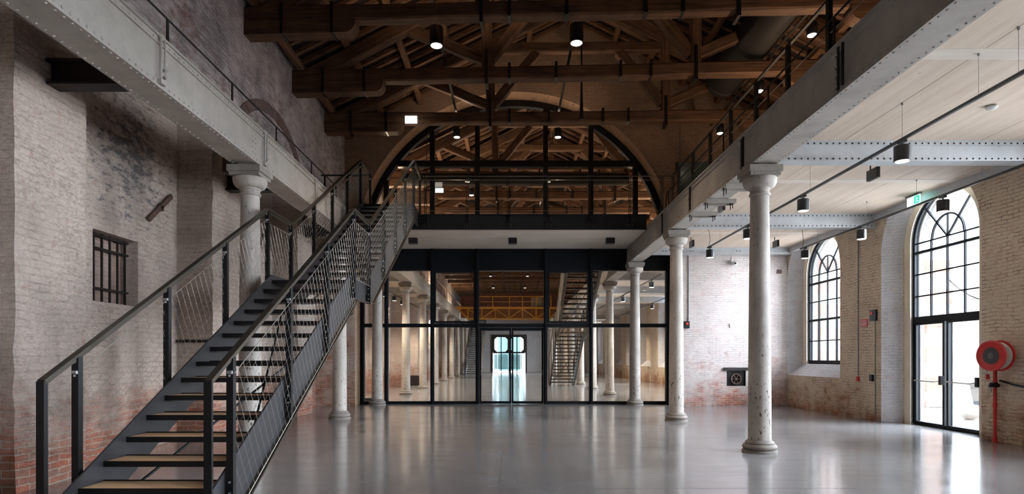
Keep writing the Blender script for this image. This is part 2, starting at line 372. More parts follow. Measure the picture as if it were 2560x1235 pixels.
M_hose = flat('white_hose', (214, 210, 202), 0.6, 0, 0.4, 0.06, 20, 0.1)
M_greyp = flat('grey_conduit', (128, 126, 124), 0.5, 0.3, 0.5, 0.1)
M_lens = emis('lamp_lens', (255, 236, 210), 14.0)
M_lens2 = emis('track_lens', (255, 240, 222), 5.0)
M_sign = emis('lit_sign', (255, 252, 240), 3.0)
M_green = emis('exit_green', (40, 190, 160), 0.9)
M_signw = emis('exit_white', (225, 250, 245), 1.1)
M_glass = glass_mat('clear_glass')
M_glassw = glass_mat('window_glass', (0.97, 0.985, 1, 1), 0.05)
M_glassf = glass_mat('wired_green_glass', (0.13, 0.17, 0.17, 1), 0.05)
M_glasss = glass_mat('side_light_glass', (0.2, 0.23, 0.23, 1), 0.05)
M_frost = glass_mat('dull_pane', (0.5, 0.52, 0.5, 1), 0.05)
M_duct = flat('duct_dark', (34, 32, 30), 0.6, 0.2, 0.4, 0.1, 2)

# floor: polished concrete
def floor_mat():
    m, nt, b = new_mat('polished_concrete')
    pos = N(nt, 'ShaderNodeNewGeometry').outputs['Position']
    n1 = noise(nt, pos, 0.35, 5, 0.6, 0.6); n2 = noise(nt, pos, 2.6, 6, 0.65); n3 = noise(nt, pos, 90, 2)
    mp = N(nt, 'ShaderNodeMapping'); L(nt, pos, mp.inputs['Vector']); mp.inputs['Scale'].default_value = (0.7, 2.2, 1); mp.inputs['Rotation'].default_value = (0, 0, 0.25)
    n4 = noise(nt, mp.outputs[0], 1.0, 5, 0.6, 1.2)
    col = mixc(nt, ramp(nt, n1, 0.3, 0.7), lin((116, 113, 112)), lin((146, 144, 144)))
    col = mixc(nt, ramp(nt, n2, 0.35, 0.7, 0, 0.35), col, lin((102, 96, 92)))
    col = mixc(nt, ramp(nt, n3, 0.62, 0.75, 0, 0.25), col, lin((180, 176, 172)))
    L(nt, col, b.inputs['Base Color'])
    r = mathn(nt, 'ADD', ramp(nt, n4, 0.3, 0.7, 0.10, 0.20), ramp(nt, n2, 0.3, 0.7, 0.0, 0.05)); L(nt, r, b.inputs['Roughness'])
    b.inputs['Specular IOR Level'].default_value = 0.62; b.inputs['Coat Weight'].default_value = 0.35; b.inputs['Coat Roughness'].default_value = 0.12
    bump(nt, b, mathn(nt, 'ADD', n4, mathn(nt, 'MULTIPLY', n2, 0.3)), 0.05, 0.02)
    return m
M_floor = floor_mat()

# ------------------------------------------------------------------ room shell
XL, XP, XU, XR, XRG = -6.1, -5.45, -5.2, 8.73, 9.2
YE0, YE1, YG = 18.9, 20.0, 19.6
YB, YF = -9.0, 64.3
ZC = 4.92                      # underside of the timber ceilings
ZS = 5.05                      # underside of the bridge
ZD = 5.46                      # deck level
RIDGE_X = 1.9
def roof_z(x): return EYE + 7.12 + 0.49*(7.1-abs(x-RIDGE_X))     # underside of boards

struct('floor', MB().box(-7.5, 9.6, YB-0.5, YF+0.5, -0.2, 0.0), M_floor, 'polished grey concrete floor')
# a fine saw-cut joint in the slab
mb = MB()
for x in (-0.11,): mb.box(x-0.003, x+0.003, 2.0, 9.6, 0.0, 0.0012)
mb.box(-0.11, 4.0, 6.9, 6.906, 0, 0.0012); mb.box(-3.6, -0.11, 4.05, 4.056, 0, 0.0012)
struct('trim_6', mb, flat('joint_filler', (96, 90, 86), 0.7), 'thin saw-cut joint in the floor')

def arch_wall(mb, u0, u1, z0, ztop, opens, d0, d1, P, rev=None, nseg=28, back=True):
    """wall in the u-z plane between depth d0 (room side) and d1, with arched or flat openings.
    opens: dict c,w,zb,zs,(w2,zb2,zs2) ; arc radius = w. reveal quads go to mb `rev` (or mb)."""
    rev = rev or mb
    zt = ztop if callable(ztop) else (lambda u: ztop)
    def face(w_key, zb_key, zs_key, d):
        pos = u0
        for o in sorted(opens, key=lambda o: o['c']):
            c = o['c']; w_ = o.get(w_key, o['w']); zb = o.get(zb_key, o['zb']); zs = o.get(zs_key, o['zs'])
            a = c-w_
            solid(pos, a, z0, zt, d)
            if zb > z0: mb.quad(P(a, z0, d), P(c+w_, z0, d), P(c+w_, zb, d), P(a, zb, d))
            pts = arcpts(o, w_, zs, zt)
            for (ua, za), (ub, zb_) in zip(pts, pts[1:]):
                ta, tb = zt(ua), zt(ub)
                if ta-za > 1e-4 or tb-zb_ > 1e-4: mb.quad(P(ua, za, d), P(ub, zb_, d), P(ub, tb, d), P(ua, ta, d))
            pos = c+w_
        solid(pos, u1, z0, zt, d)
    def solid(a, b, za, zt_, d):
        if b-a < 1e-4: return
        ks = [a, b]
        if a < RIDGE_X < b: ks = [a, RIDGE_X, b]
        for p, q in zip(ks, ks[1:]): mb.quad(P(p, za, d), P(q, za, d), P(q, zt_(q), d), P(p, zt_(p), d))
    def arcpts(o, w_, zs, zt_):
        if o.get('flat'): return [(o['c']-w_, zs), (o['c']+w_, zs)]
        return [(o['c']-w_*math.cos(PI*i/nseg), min(zs+w_*math.sin(PI*i/nseg), zt_(o['c'])-0.001)) for i in range(nseg+1)]
    face('w', 'zb', 'zs', d0)
    if back: face('w2', 'zb2', 'zs2', d1)
    for o in opens:
        w2, zb2, zs2 = o.get('w2', o['w']), o.get('zb2', o['zb']), o.get('zs2', o['zs'])
        A = [(o['c']-o['w'], o['zb'])]+arcpts(o, o['w'], o['zs'], zt)+[(o['c']+o['w'], o['zb'])]
        B = [(o['c']-w2, zb2)]+arcpts(o, w2, zs2, zt)+[(o['c']+w2, zb2)]
        for i in range(len(A)-1): rev.quad(P(*A[i], d0), P(*A[i+1], d0), P(*B[i+1], d1), P(*B[i], d1))
        if o['zb'] > z0 or zb2 > z0: rev.quad(P(*A[0], d0), P(*A[-1], d0), P(*B[-1], d1), P(*B[0], d1))

PX = lambda u, z, d: (d, u, z)          # walls along Y
PY = lambda u, z, d: (u, d, z)          # walls along X
# right wall, hall and hall beyond: face layer with splayed recesses, back layer with the window holes
HUBS = {}
BLIND = [38.6, 43.4, 48.2]
def right_wall(name, y0, y1, wins, mat, lab):
    mb = MB(); rv = MB(); oA = []; oB = []
    for wy, isdoor in wins:
        hub = 4.07 if isdoor else 4.0
        oA.append(dict(c=wy, w=1.5, zb=0.0 if isdoor else 0.97, zs=3.9, w2=1.28, zb2=0.0 if isdoor else 1.32))
        if wy not in BLIND: oB.append(dict(c=wy, w=1.04, zb=0.0 if isdoor else 1.32, zs=hub)); HUBS[wy] = hub
    arch_wall(mb, y0, y1, 0, 5.6, oA, XR, XR+0.37, PX, rev=rv)
    arch_wall(mb, y0, y1, 0, 5.6, oB, XR+0.371, XR+0.7, PX, rev=rv)
    o = struct(name, mb, mat, lab, recalc=False)
    r = struct('reveals', rv, M_wj, 'whitewashed window reveals and sloping sill', parent=o, recalc=False)
    return o
wr = right_wall('wall_right', YB, YE0+0.05, [(WIN_Y[0], False), (WIN_Y[1], True), (WIN_Y[2], False), (WIN_Y[3], False), (WIN_Y[4], False), (WIN_Y[5], False)], M_wr, 'cream limewashed brick wall with arched windows')
mb = MB()
for wy, hub, zb in ((WIN_Y[1], 4.07, 0.0), (WIN_Y[0], 4.0, 1.34)):
    n = 24; A = [(wy-1.0*math.cos(PI*i/n), hub+1.0*math.sin(PI*i/n)) for i in range(n+1)]; B_ = [(wy-1.2*math.cos(PI*i/n), hub+1.2*math.sin(PI*i/n)) for i in range(n+1)]
    mb.strip([(A[0][0], zb)]+A+[(A[-1][0], zb)], [(B_[0][0], zb)]+B_+[(B_[-1][0], zb)], PX, XR+0.35, XR+0.37)
struct('plaster_margin', mb, flat('cream_plaster', (214, 200, 178), 0.85, 0, 0.3, 0.12, 2, 0.1), 'smooth cream plaster margin', parent=wr)
right_wall('wall_right_far', YE0+0.05, YF, [(y, False) for y in WIN_Y2], M_wr, 'cream brick wall of the hall beyond the glass')
struct('wall_right_upper', MB().box(8.9, 9.2, YB, YF, 5.6, 9.0), M_wu, 'brick wall above the right mezzanine')

# left wall: recessed bays between piers, upper wall above
mb = MB()
mb.box(XL-0.3, XL, YB, 8.78, 0, 5.9); mb.box(XL-0.3, XL, 9.85, YF, 0, 5.9)
mb.box(XL-0.3, XL, 8.78, 9.85, 0, 2.34); mb.box(XL-0.3, XL, 8.78, 9.85, 3.40, 5.9)
mb.box(XL-0.32, XL-0.28, 8.6, 10.0, 2.2, 3.6)
struct('wall_left', mb, M_wl, 'limewashed brick wall in recessed bays')
PIERS = [(6.6-4.41*2, 7.71-4.41*2), (6.6-4.41, 7.71-4.41), (6.6, 7.71), (11.0, 12.2), (15.43, 16.6)]+[(21.2+4.8*k, 22.3+4.8*k) for k in range(9)]
for i, (a, b) in enumerate(PIERS):
    mb = MB(); nz = 26; jit = random.Random(i)
    rows = []
    for k in range(nz+1):
        z = 5.9*k/nz; j = lambda: jit.uniform(-0.012, 0.012)
        rows.append([(XL, a, z), (XP-0.03*(1-z/5.9)*0+j(), a+j(), z), (XP+j(), b+j(), z), (XL, b, z)])
    vs = [p for r in rows for p in r]; fs = []
    for k in range(nz):
        for q in range(4): fs.append((k*4+q, k*4+(q+1) % 4, (k+1)*4+(q+1) % 4, (k+1)*4+q))
    mb.add(vs, fs+[(0, 1, 2, 3)]); struct('wall_left_pier', mb, M_wl, 'brick pier against the left wall')
struct('wall_left_upper', MB().box(XL-0.3, XU, YB, YF, 5.9, 9.0), M_wu, 'sooty upper brick wall above the left girder')
# blind arch of darker infill in the upper wall
mb = MB(); inn = []; out = []
for i in range(25):
    a = PI*i/24; out.append((13.2+2.25*math.cos(a), 4.9+2.1*math.sin(a))); inn.append((13.2+2.02*math.cos(a), 4.9+1.87*math.sin(a)))
mb.strip(inn, out, PX, XU-0.05, XU+0.018)
tr = struct('trim_1', mb, brick_mat('arch_ring_brick', (124, 86, 72), (94, 74, 68), (110, 102, 98), (130, 118, 114), (86, 76, 74), cover=0.5, relief=0.6, tone=1.5), 'relieving arch ring in the upper left wall')

# end wall with the great arch
ARC_C, ARC_R, ARC_Z = 0.18, 5.04, 4.85
mb = MB(); rv = MB()
arch_wall(mb, XL-0.3, XR+0.7, 0, lambda u: roof_z(u) if -5.3 < u < 9.1 else 8.9, [dict(c=ARC_C, w=ARC_R, zb=0, zs=ARC_Z)], YE0, YE1, PY, rev=rv, nseg=64)
# (lower part right of the arch is painted paler: own facing)
ew = struct('wall_end', mb, M_wg, 'brown plastered end wall with the great arch', recalc=False)
struct('intrados', rv, M_int, 'paler underside of the great arch', parent=ew, recalc=False)
mb = MB(); 
HX0, HX1, HZ0, HZ1 = 6.83, 7.42, 0.62, 1.10        # wall hole
y0, y1 = YE0-0.05, YE0-0.001
for (a, b, c, d) in ((5.22, HX0, 0, ZC), (HX1, XR+0.02, 0, ZC), (HX0, HX1, 0, HZ0), (HX0, HX1, HZ1, ZC)): mb.box(a, b, y0, y1, c, d)
struct('wall_end_right', mb, M_we, 'pale pinkish brick end wall of the right aisle')
struct('wall_end_left', MB().box(XL, ARC_C-ARC_R, YE0-0.04, YE0-0.001, 0, 5.0), brick_mat('left_end_brick', (176, 112, 86), (150, 112, 90), (190, 176, 160), (206, 190, 176), (170, 150, 138), cover=0.55, low=(0, 3, 0.12), relief=0.6, show=0.5), 'brick return left of the glazed screen')
# rear wall (behind the camera) with a wide opening to daylight
mb = MB(); arch_wall(mb, XL-0.3, XR+0.7, 0, lambda u: roof_z(u) if -5.3 < u < 9.1 else 8.9, [], YB, YB-0.4, PY)
struct('wall_rear', mb, M_wg, 'end wall behind the viewpoint', recalc=False)
# far wall of the hall beyond
mb = MB(); arch_wall(mb, XL-0.3, XR+0.7, 0, lambda u: roof_z(u) if -5.3 < u < 9.1 else 8.9, [dict(c=-0.06, w=1.9, zb=0, zs=4.0, flat=True)], YF, YF+0.4, PY)
struct('wall_far', mb, M_far, 'white far wall of the hall beyond the glass', recalc=False)
# roof boarding
mb = MB()
for (xa, xb) in ((-5.6, RIDGE_X), (RIDGE_X, 9.4)):
    za, zb = roof_z(xa), roof_z(xb)
    mb.add([(xa, YB-0.5, za), (xb, YB-0.5, zb), (xb, YF+0.5, zb), (xa, YF+0.5, za), (xa, YB-0.5, za+0.1), (xb, YB-0.5, zb+0.1), (xb, YF+0.5, zb+0.1), (xa, YF+0.5, za+0.1)],
           [(0, 1, 2, 3), (7, 6, 5, 4), (0, 4, 5, 1), (1, 5, 6, 2), (2, 6, 7, 3), (3, 7, 4, 0)])
struct('ceiling', mb, M_board, 'dark boarded underside of the pitched roof')
# timber ceilings / decks
struct('ceiling_mezzanine', MB().box(4.22, XR+0.02, YB, YE0-0.05, ZC, ZD), M_clt, 'pale timber ceiling of the right aisle')
struct('ceiling_bridge', MB().box(-3.94, 3.79, 16.66, YG-0.1, ZS, ZD), M_cltx, 'pale timber underside of the bridge')
struct('ceiling_far_right', MB().box(4.22, XR+0.1, YE1, YF, ZC, ZD), M_clt, 'timber ceiling of the right aisle beyond the glass')
struct('ceiling_far_left', MB().box(XL, -4.38, YE1, YF, ZC, ZD), M_clt, 'timber ceiling of the left aisle beyond the glass')
struct('ceiling_bridge_left', MB().box(XU, -3.95, 16.66, YE0, 5.16, ZD), M_cltx, 'bridge deck over the left aisle')
struct('ceiling_bridge_far', MB().box(-3.94, 3.79, YG+0.15, 21.6, ZS, ZD), M_cltx, 'bridge deck beyond the glass')
# panel joints in the timber ceiling
mb = MB()
for x in (5.26, 7.4): mb.box(x-0.003, x+0.003, -2, YE0-0.1, ZC-0.0015, ZC+0.002)
struct('trim_2', mb, flat('joint_line', (120, 100, 84), 0.8), 'thin joints between the timber ceiling panels')
mb = MB()
for y in (6.75, 11.6, 16.4): mb.box(4.25, XR, y-0.12, y+0.12, ZC-0.004, ZC+0.002)
struct('trim_3', mb, clt_mat('pale_joint_strip', (226, 214, 202), (214, 200, 186), along='x'), 'paler cross strips in the timber ceiling')
struct('trim_4', MB().box(XR-0.06, XR, YB, YE0-0.06, ZC-0.15, ZC), M_xbeam, 'grey steel angle where ceiling meets the window wall')

# ------------------------------------------------------------------ roof timbers
def make_truss(label):
    t = thing('roof_truss', label, 'roof truss', (0, 0, 0), 0, 'roof trusses')
    X0, X1 = -5.2, 9.0
    member('tie_beam', (X0, 0, EYE+6.75), (X1, 0, EYE+6.75), 0.28, 0.30, M_truss, t, seg=16, sag=0.03)
    for s, xw in ((1, X0), (-1, X1)):
        # corbel with rounded nose
        Lc = 2.2 if s == 1 else 2.6; poly = [(0, 0.0), (Lc, 0.0)]
        for k in range(7):
            a = PI/2*k/6; poly.append((Lc-0.16*(math.sin(a))*0.9+0.0, -0.04-0.22*(1-math.cos(a))) if False else (Lc-0.2+0.2*math.cos(a), -0.07-0.2*math.sin(a)))
        poly.append((0, -0.27))
        mb = MB().prism(poly, lambda u, v, d: (u, d, v), -0.15, 0.15); o = mb.build('corbel', M_truss, t)
        o.location = (xw, 0, EYE+6.60); 
        if s == -1: o.rotation_euler = (0, 0, PI)
        # iron straps
        for u in (0.75, 1.75): MB().box(xw+s*u-0.025, xw+s*u+0.025, -0.165, 0.165, EYE+6.32, EYE+6.92).build('iron_strap', M_fix, t)
    def rz(x): return EYE+6.56+0.49*(7.1-abs(x-RIDGE_X))
    for s in (-1, 1):
        xa, xq, xe = RIDGE_X+s*7.05, RIDGE_X+s*2.44, RIDGE_X+s*0.05
        member('principal_rafter', (xa, 0, rz(xa)+0.02), (xe, 0, rz(xe)+0.02), 0.26, 0.34, M_truss, t, seg=10)
        member('queen_post', (xq, 0, EYE+6.62), (xq, 0, rz(xq)), 0.24, 0.26, M_truss, t)
        b = MB().box(xq-0.03, xq+0.03, -0.17, 0.17, EYE+6.45, EYE+7.25); b.build('iron_stirrup', M_fix, t)
        member('brace', (xq+s*0.08, 0, EYE+7.1), (xq+s*1.85, 0, rz(xq+s*1.85)-0.1), 0.2, 0.25, M_truss, t)
        member('brace', (xq-s*0.08, 0, EYE+7.1), (xq-s*1.3, 0, EYE+8.55), 0.2, 0.25, M_truss, t)
    member('straining_beam', (RIDGE_X-2.4, 0, EYE+8.68), (RIDGE_X+2.4, 0, EYE+8.68), 0.22, 0.26, M_truss, t)
    member('king_post', (RIDGE_X, 0, EYE+8.8), (RIDGE_X, 0, rz(RIDGE_X)), 0.18, 0.2, M_truss, t)
    for x in (-0.0, 1.1, 2.6, 3.3): MB().box(x-0.03, x+0.03, -0.16, 0.16, EYE+6.56, EYE+6.94).build('iron_band', M_fix, t)
    return t
TILT = -math.atan(0.045)
tr0 = make_truss('nearest timber roof truss, crossing the very top of the view')
tr0.location = (0, 11.65, 0); tr0.rotation_euler = (0, 0, TILT)
dup(tr0, (0, 14.24, 0), 'middle timber roof truss in front of the arched end wall')
dup(tr0, (0, 16.85, 0), 'timber roof truss nearest the arched end wall, lit sign on it', rz=TILT*0.5)
ordn = ['first', 'second', 'third', 'fourth', 'fifth', 'sixth', 'seventh', 'eighth', 'ninth', 'tenth', 'eleventh', 'twelfth', 'thirteenth', 'fourteenth', 'fifteenth', 'sixteenth', 'seventeenth']
for k in range(16):
    dup(tr0, (0, 22.2+2.6*k, 0), 'timber roof truss beyond the glazed arch, %s behind it' % ordn[k], 'roof trusses beyond the glass', rz=0)

def purlin(x, y0, y1, lab):
    z = EYE+6.70+0.49*(7.1-abs(x-RIDGE_X))+0.16
    o = member('purlin', (x, y0, z), (x, y1, z), 0.14, 0.16, M_raft, None, seg=24)
    return tag(o, lab, 'purlin', 'purlins under the roof')
pxs = [-5.0, -3.9, -2.8, -1.7, -0.6, 0.6, 1.9, 3.2, 4.3, 5.4, 6.5, 7.6, 8.7]
for i, x in enumerate(pxs):
    sd = 'left slope' if x < RIDGE_X else ('ridge' if x == RIDGE_X else 'right slope')
    n = i if x < RIDGE_X else 12-i
    wh = 'ridge timber along the roof apex' if x == RIDGE_X else '%s timber purlin up from the eaves on the %s' % (ordn[n], sd)
    purlin(x, 4.0, YE0-0.02, wh+' of the near roof')
    purlin(x, YE1+0.02, 40.0, wh+' beyond the arch')
def rafter_mb(s):
    mb = MB(); xa = RIDGE_X+s*7.1; xb = RIDGE_X+s*0.02
    za = EYE+7.045; zb = EYE+7.045+0.49*7.08
    return mb.bar((xa, 0, za), (xb, 0, zb), 0.09, 0.11, (0, 1, 0))
for s, sd in ((-1, 'left'), (1, 'right')):
    base = None
    ys = [8.6+0.42*k for k in range(25)]+[20.3+0.55*k for k in range(22)]
    for k, y in enumerate(ys):
        if base is None: base = rafter_mb(s).build('common_rafter', M_raft); o = base
        else: o = base.copy(); COL.objects.link(o)
        o.location = (0, y, 0)
        near = y < 19.5
        tag(o, 'thin common rafter on the %s roof slope, %s' % (sd, 'before the arched wall' if near else 'beyond the arched wall'), 'rafter', 'common rafters on the %s slope %s' % (sd, 'near' if near else 'beyond the arch'))

# ------------------------------------------------------------------ columns
def make_column(label):
    t = thing('column', label, 'column', (0, 0, 0), 0, 'columns')
    b = [(0.27, 0.0), (0.27, 0.03), (0.255, 0.035)]
    b += [(0.235+0.03*math.sin(PI*i/8), 0.04+0.09*i/8) for i in range(9)]
    b += [(0.215, 0.135), (0.222, 0.15), (0.215, 0.165), (0.19, 0.18), (0.18, 0.20)]
    MB().lathe(b, n=40).build('base', M_stone, t, True)
    sh = [(0.176-0.036*((z-0.2)/3.95)**1.6, z) for z in [0.2+3.95*i/14 for i in range(15)]]
    MB().lathe(sh, n=40).build('shaft', M_col, t, True)
    c = [(0.14, 4.08), (0.16, 4.09), (0.165, 4.105), (0.16, 4.12), (0.145, 4.13), (0.145, 4.17), (0.155, 4.175), (0.16, 4.19)]
    c += [(0.16+0.1*math.sin(PI/2*i/8), 4.20+0.13*(1-math.cos(PI/2*i/8))) for i in range(9)]
    c += [(0.262, 4.35), (0.25, 4.365), (0.2, 4.37)]
    MB().lathe(c, n=40).build('capital', M_col, t, True)
    MB().box(-0.235, 0.235, -0.235, 0.235, 4.365, 4.42).box(-0.26, 0.26, -0.26, 0.26, 4.42, 4.52).box(-0.1, 0.1, -0.2, 0.2, 4.52, 4.551).build('abacus', M_stone, t)
    return t
c0 = make_column('large pale column in the right foreground row, nearest of them')
c0.location = (4.0, 9.6, 0)
dup(c0, (4.0, 14.4, 0), 'second column of the right row, before the pale brick end wall')
dup(c0, (4.0, 19.15, 0), 'third column of the right row, standing against the glazed screen')
dup(c0, (-4.15, 9.6, 0), 'tall pale column behind the staircase, nearest of the left row')
dup(c0, (-4.22, 14.9, 0), 'second column of the left row, foot seen right of the stair')
dup(c0, (-4.22, 19.15, 0), 'third column of the left row, standing against the glazed screen')
for k in range(8):
    dup(c0, (4.0, 24.0+4.8*k, 0), '%s column beyond the glass in the right row' % ordn[k], 'columns beyond the glass')
    dup(c0, (-4.2, 24.3+4.8*k, 0), '%s column beyond the glass in the left row' % ordn[k], 'columns beyond the glass')

# ------------------------------------------------------------------ riveted girders
def rivet(mb, p, nrm, r=0.016, h=0.011):
    p = Vector(p); n = Vector(nrm); a = Vector((0, 1, 0)) if abs(n.y) < 0.9 else Vector((1, 0, 0)); u = n.cross(a).normalized(); v = n.cross(u)
    vs = []
    for rr, hh in ((r, 0), (r*0.72, h*0.75)):
        for i in range(6): vs.append(p+u*(rr*math.cos(PI*i/3))+v*(rr*math.sin(PI*i/3))+n*hh)
    vs.append(p+n*h)
    fs = [(i, (i+1) % 6, 6+(i+1) % 6, 6+i) for i in range(6)]+[(6+i, 6+(i+1) % 6, 12) for i in range(6)]
    mb.add(vs, fs)
def girder(xc, inner, y0, y1, lab, yr0, yr1):
    """inner: +1 if the hall side is +X"""
    t = thing('girder', lab, 'girder', (xc, y0, 4.55), 0, 'riveted steel girders'); o = (xc, y0, 4.55)
    mb = MB(); w_ = 0.19; Lg = y1-y0
    mb.box(-0.205, 0.205, 0, Lg, 0, 0.018); mb.box(-w_+0.02, w_-0.02, 0, Lg, 0.018, 0.575); mb.box(-0.215, 0.215, 0, Lg, 0.575, 0.60)
    for s in (-1, 1):
        for za, zb in ((0.018, 0.095), (0.5, 0.575)): mb.box(s*(w_-0.02) if s > 0 else -w_, w_ if s > 0 else -(w_-0.02), 0, Lg, za, zb)
    mb.build('body', M_gird, t)
    rv = MB(); y = yr0
    while y < yr1:
        for x in (-0.165, 0.165): rivet(rv, (x, y-y0, 0.0), (0, 0, -1))
        for z in (0.055, 0.54):
            rivet(rv, (inner*w_, y-y0+0.05, z), (inner, 0, 0))
            if inner < 0 and z < 0.1: rivet(rv, (-inner*w_, y-y0+0.05, z), (-inner, 0, 0))
        y += 0.105
    for yc in (9.6, 14.4, 18.6):           # splice rivets over the columns
        for dy in (-0.3, -0.2, 0.2, 0.3):
            for z in (0.15, 0.23, 0.31, 0.39, 0.46): rivet(rv, (inner*(w_-0.02), yc-y0+dy, z), (inner, 0, 0))
    rv.build('rivets', M_gird, t)['kind'] = 'stuff'
    return t
GL = girder(-4.15, 1, -5.0, YF, 'pale riveted girder running above the left column row', 2.0, 19.5)
GR = girder(4.0, -1, -5.0, YF, 'grey riveted girder running above the right column row', 2.0, 19.5)
# old low guard rails on the girders
def low_rail(x, posts, lab, y_end, mat):
    t = thing('girder_rail', lab, 'railing', (x, posts[0], 5.15)); y0 = posts[0]
    MB().cyl((0, -3, 0.47), (0, y_end-y0, 0.47), 0.013, 8).cyl((0, y_end-y0, 0.47), (0, y_end-y0+0.12, 0.35), 0.013, 8).cyl((0, y_end-y0+0.12, 0.35), (0, y_end-y0+0.12, 0.0), 0.013, 8).build('top_bar', mat, t)
    for p in posts: MB().box(-0.008, 0.008, p-y0-0.02, p-y0+0.02, 0.0, 0.47).build('post', mat, t)
low_rail(-4.16, [5.0, 7.3, 9.0, 10.7, 12.6, 14.4], 'thin low iron rail on top of the left girder', 14.3, M_irond)
low_rail(3.92, [5.3, 7.25, 9.1, 11.0, 12.9, 14.8], 'thin low iron rail on top of the right girder', 14.9, M_irond)
# vertical strap-and-rod fittings on the girder faces
for y, lab in ((6.8, 'nearest the viewer'), (9.67, 'above the near left column'), (12.2, 'behind the stair handrail')):
    t = thing('girder_bracket', 'vertical iron bracket on the left girder face, %s' % lab, 'bracket', (-3.96, y, 4.62), 0, 'iron brackets on the left girder')
    MB().box(0, 0.03, -0.05, 0.05, 0.48, 0.54).cyl((0.03, -0.035, 0.0), (0.03, -0.035, 0.5), 0.014, 8).cyl((0.035, 0.045, 0.06), (0.035, 0.035, 0.5), 0.01, 8).box(0, 0.05, -0.06, 0.03, -0.03, 0.02).build('strap', M_gird, t)
    b = MB()
    for z in (0.1, 0.18, 0.26): b.cyl((0, 0.1, z), (0.015, 0.1, z), 0.02, 10)
    b.build('bolts', M_bolt, t)
for y, lab in ((6.95, 'at the top right'), (9.85, 'above the near right column'), (12.7, 'above the second bay'), (15.0, 'above the second right column')):
    t = thing('splice_strap', 'vertical rod and bolt row on the right girder face, %s' % lab, 'bracket', (3.81, y, 4.6), 0, 'bolt rows on the right girder')
    MB().cyl((-0.03, -0.14, 0.0), (-0.03, -0.14, 0.48), 0.016, 8).box(-0.012, 0, -0.02, 0.02, 0.0, 0.5).build('rod', M_irond, t)
    b = MB()
    for z in (0.05, 0.18, 0.28, 0.42): b.cyl((-0.018, 0.07, z), (0, 0.07, z), 0.02, 10).cyl((-0.018, 0.02, z), (0, 0.02, z), 0.014, 8)
    b.build('bolts', M_bolt, t)
for y, lab in ((10.6, 'nearest'), (11.6, 'middle'), (12.6, 'furthest')):
    t = thing('girder_clamp', 'bolted clamp plates under the right girder past the near column, %s of three' % lab, 'clamp', (4.02, y, 4.5), 0, 'bolted clamps under the right girder')
    mb = MB().box(-0.24, 0.30, -0.12, 0.12, 0.02, 0.048).box(-0.24, 0.30, -0.12, -0.09, -0.03, 0.0199).box(-0.24, 0.30, 0.09, 0.12, -0.03, 0.0199).box(0.30, 0.32, -0.12, 0.12, -0.03, 0.048); mb.build('plate', M_gird, t)
    q = MB()
    for x in (-0.215, 0.27):
        for dy in (-0.06, 0.06): q.cyl((x, dy, -0.12), (x, dy, 0.019), 0.009, 6).cyl((x, dy, -0.01), (x, dy, 0.01), 0.018, 6)
    q.build('bolts', M_irond, t)
# cross beams of the right aisle
def cross_beam(y, lab, x0=4.2, x1=XR, z0=4.60, z1=ZC, riv=True, bolts=False):
    t = thing('cross_beam', lab, 'beam', (x0, y, z0), 0, 'painted cross beams of the right aisle'); h = z1-z0; Lx = x1-x0
    mb = MB().box(0, Lx, -0.12, 0.12, 0, 0.015).box(0, Lx, -0.10, 0.10, 0.015, 0.065).box(0, Lx, -0.07, 0.07, 0.015, h-0.015).box(0, Lx, -0.10, 0.10, h-0.065, h-0.015).box(0, Lx, -0.12, 0.12, h-0.015, h)
    mb.build('body', M_xbeam, t)
    rv = MB(); x = 0.1
    while riv and x < Lx-0.05:
        for z in (0.04, h-0.04): rivet(rv, (x, -0.10, z), (0, -1, 0), 0.015, 0.012)
        x += 0.1
    if bolts:
        for x in (0.6, 1.45, 2.9):
            for dx in (-0.05, 0.05):
                for z in (0.1, 0.16): rivet(rv, (x+dx, -0.07, z), (0, -1, 0))
    if rv.v: rv.build('rivets', M_irond, t)['kind'] = 'stuff'
    return t
cross_beam(9.55, 'white riveted cross beam of the right aisle, nearest one')
cross_beam(14.35, 'white riveted cross beam of the right aisle, middle one')
cross_beam(18.68, 'white bolted cross beam lying against the pale brick end wall', riv=False, bolts=True, z0=4.72)
for k in range(6):
    y = 24.0+4.8*k
    cross_beam(y, '%s cross beam of the right aisle beyond the glass' % ordn[k], riv=False)['group'] = 'cross beams beyond the glass'
    cross_beam(y+0.3, '%s cross beam of the left aisle beyond the glass' % ordn[k], x0=XL, x1=-4.36, riv=False)['group'] = 'cross beams beyond the glass'
# black steel joists from the left piers to the left girder
for y, lab in ((7.15, 'nearest'), (11.6, 'behind the near left column'), (16.0, 'behind the stair')):
    t = thing('steel_joist', 'black steel joist from left wall pier to girder, %s' % lab, 'beam', (XP, y, 4.72), 0, 'black steel joists over the left aisle')
    MB().box(0, 1.12, -0.11, 0.11, 0, 0.03).box(0, 1.12, -0.02, 0.02, 0.03, 0.27).box(0, 1.12, -0.11, 0.11, 0.27, 0.30).build('body', M_irond, t)

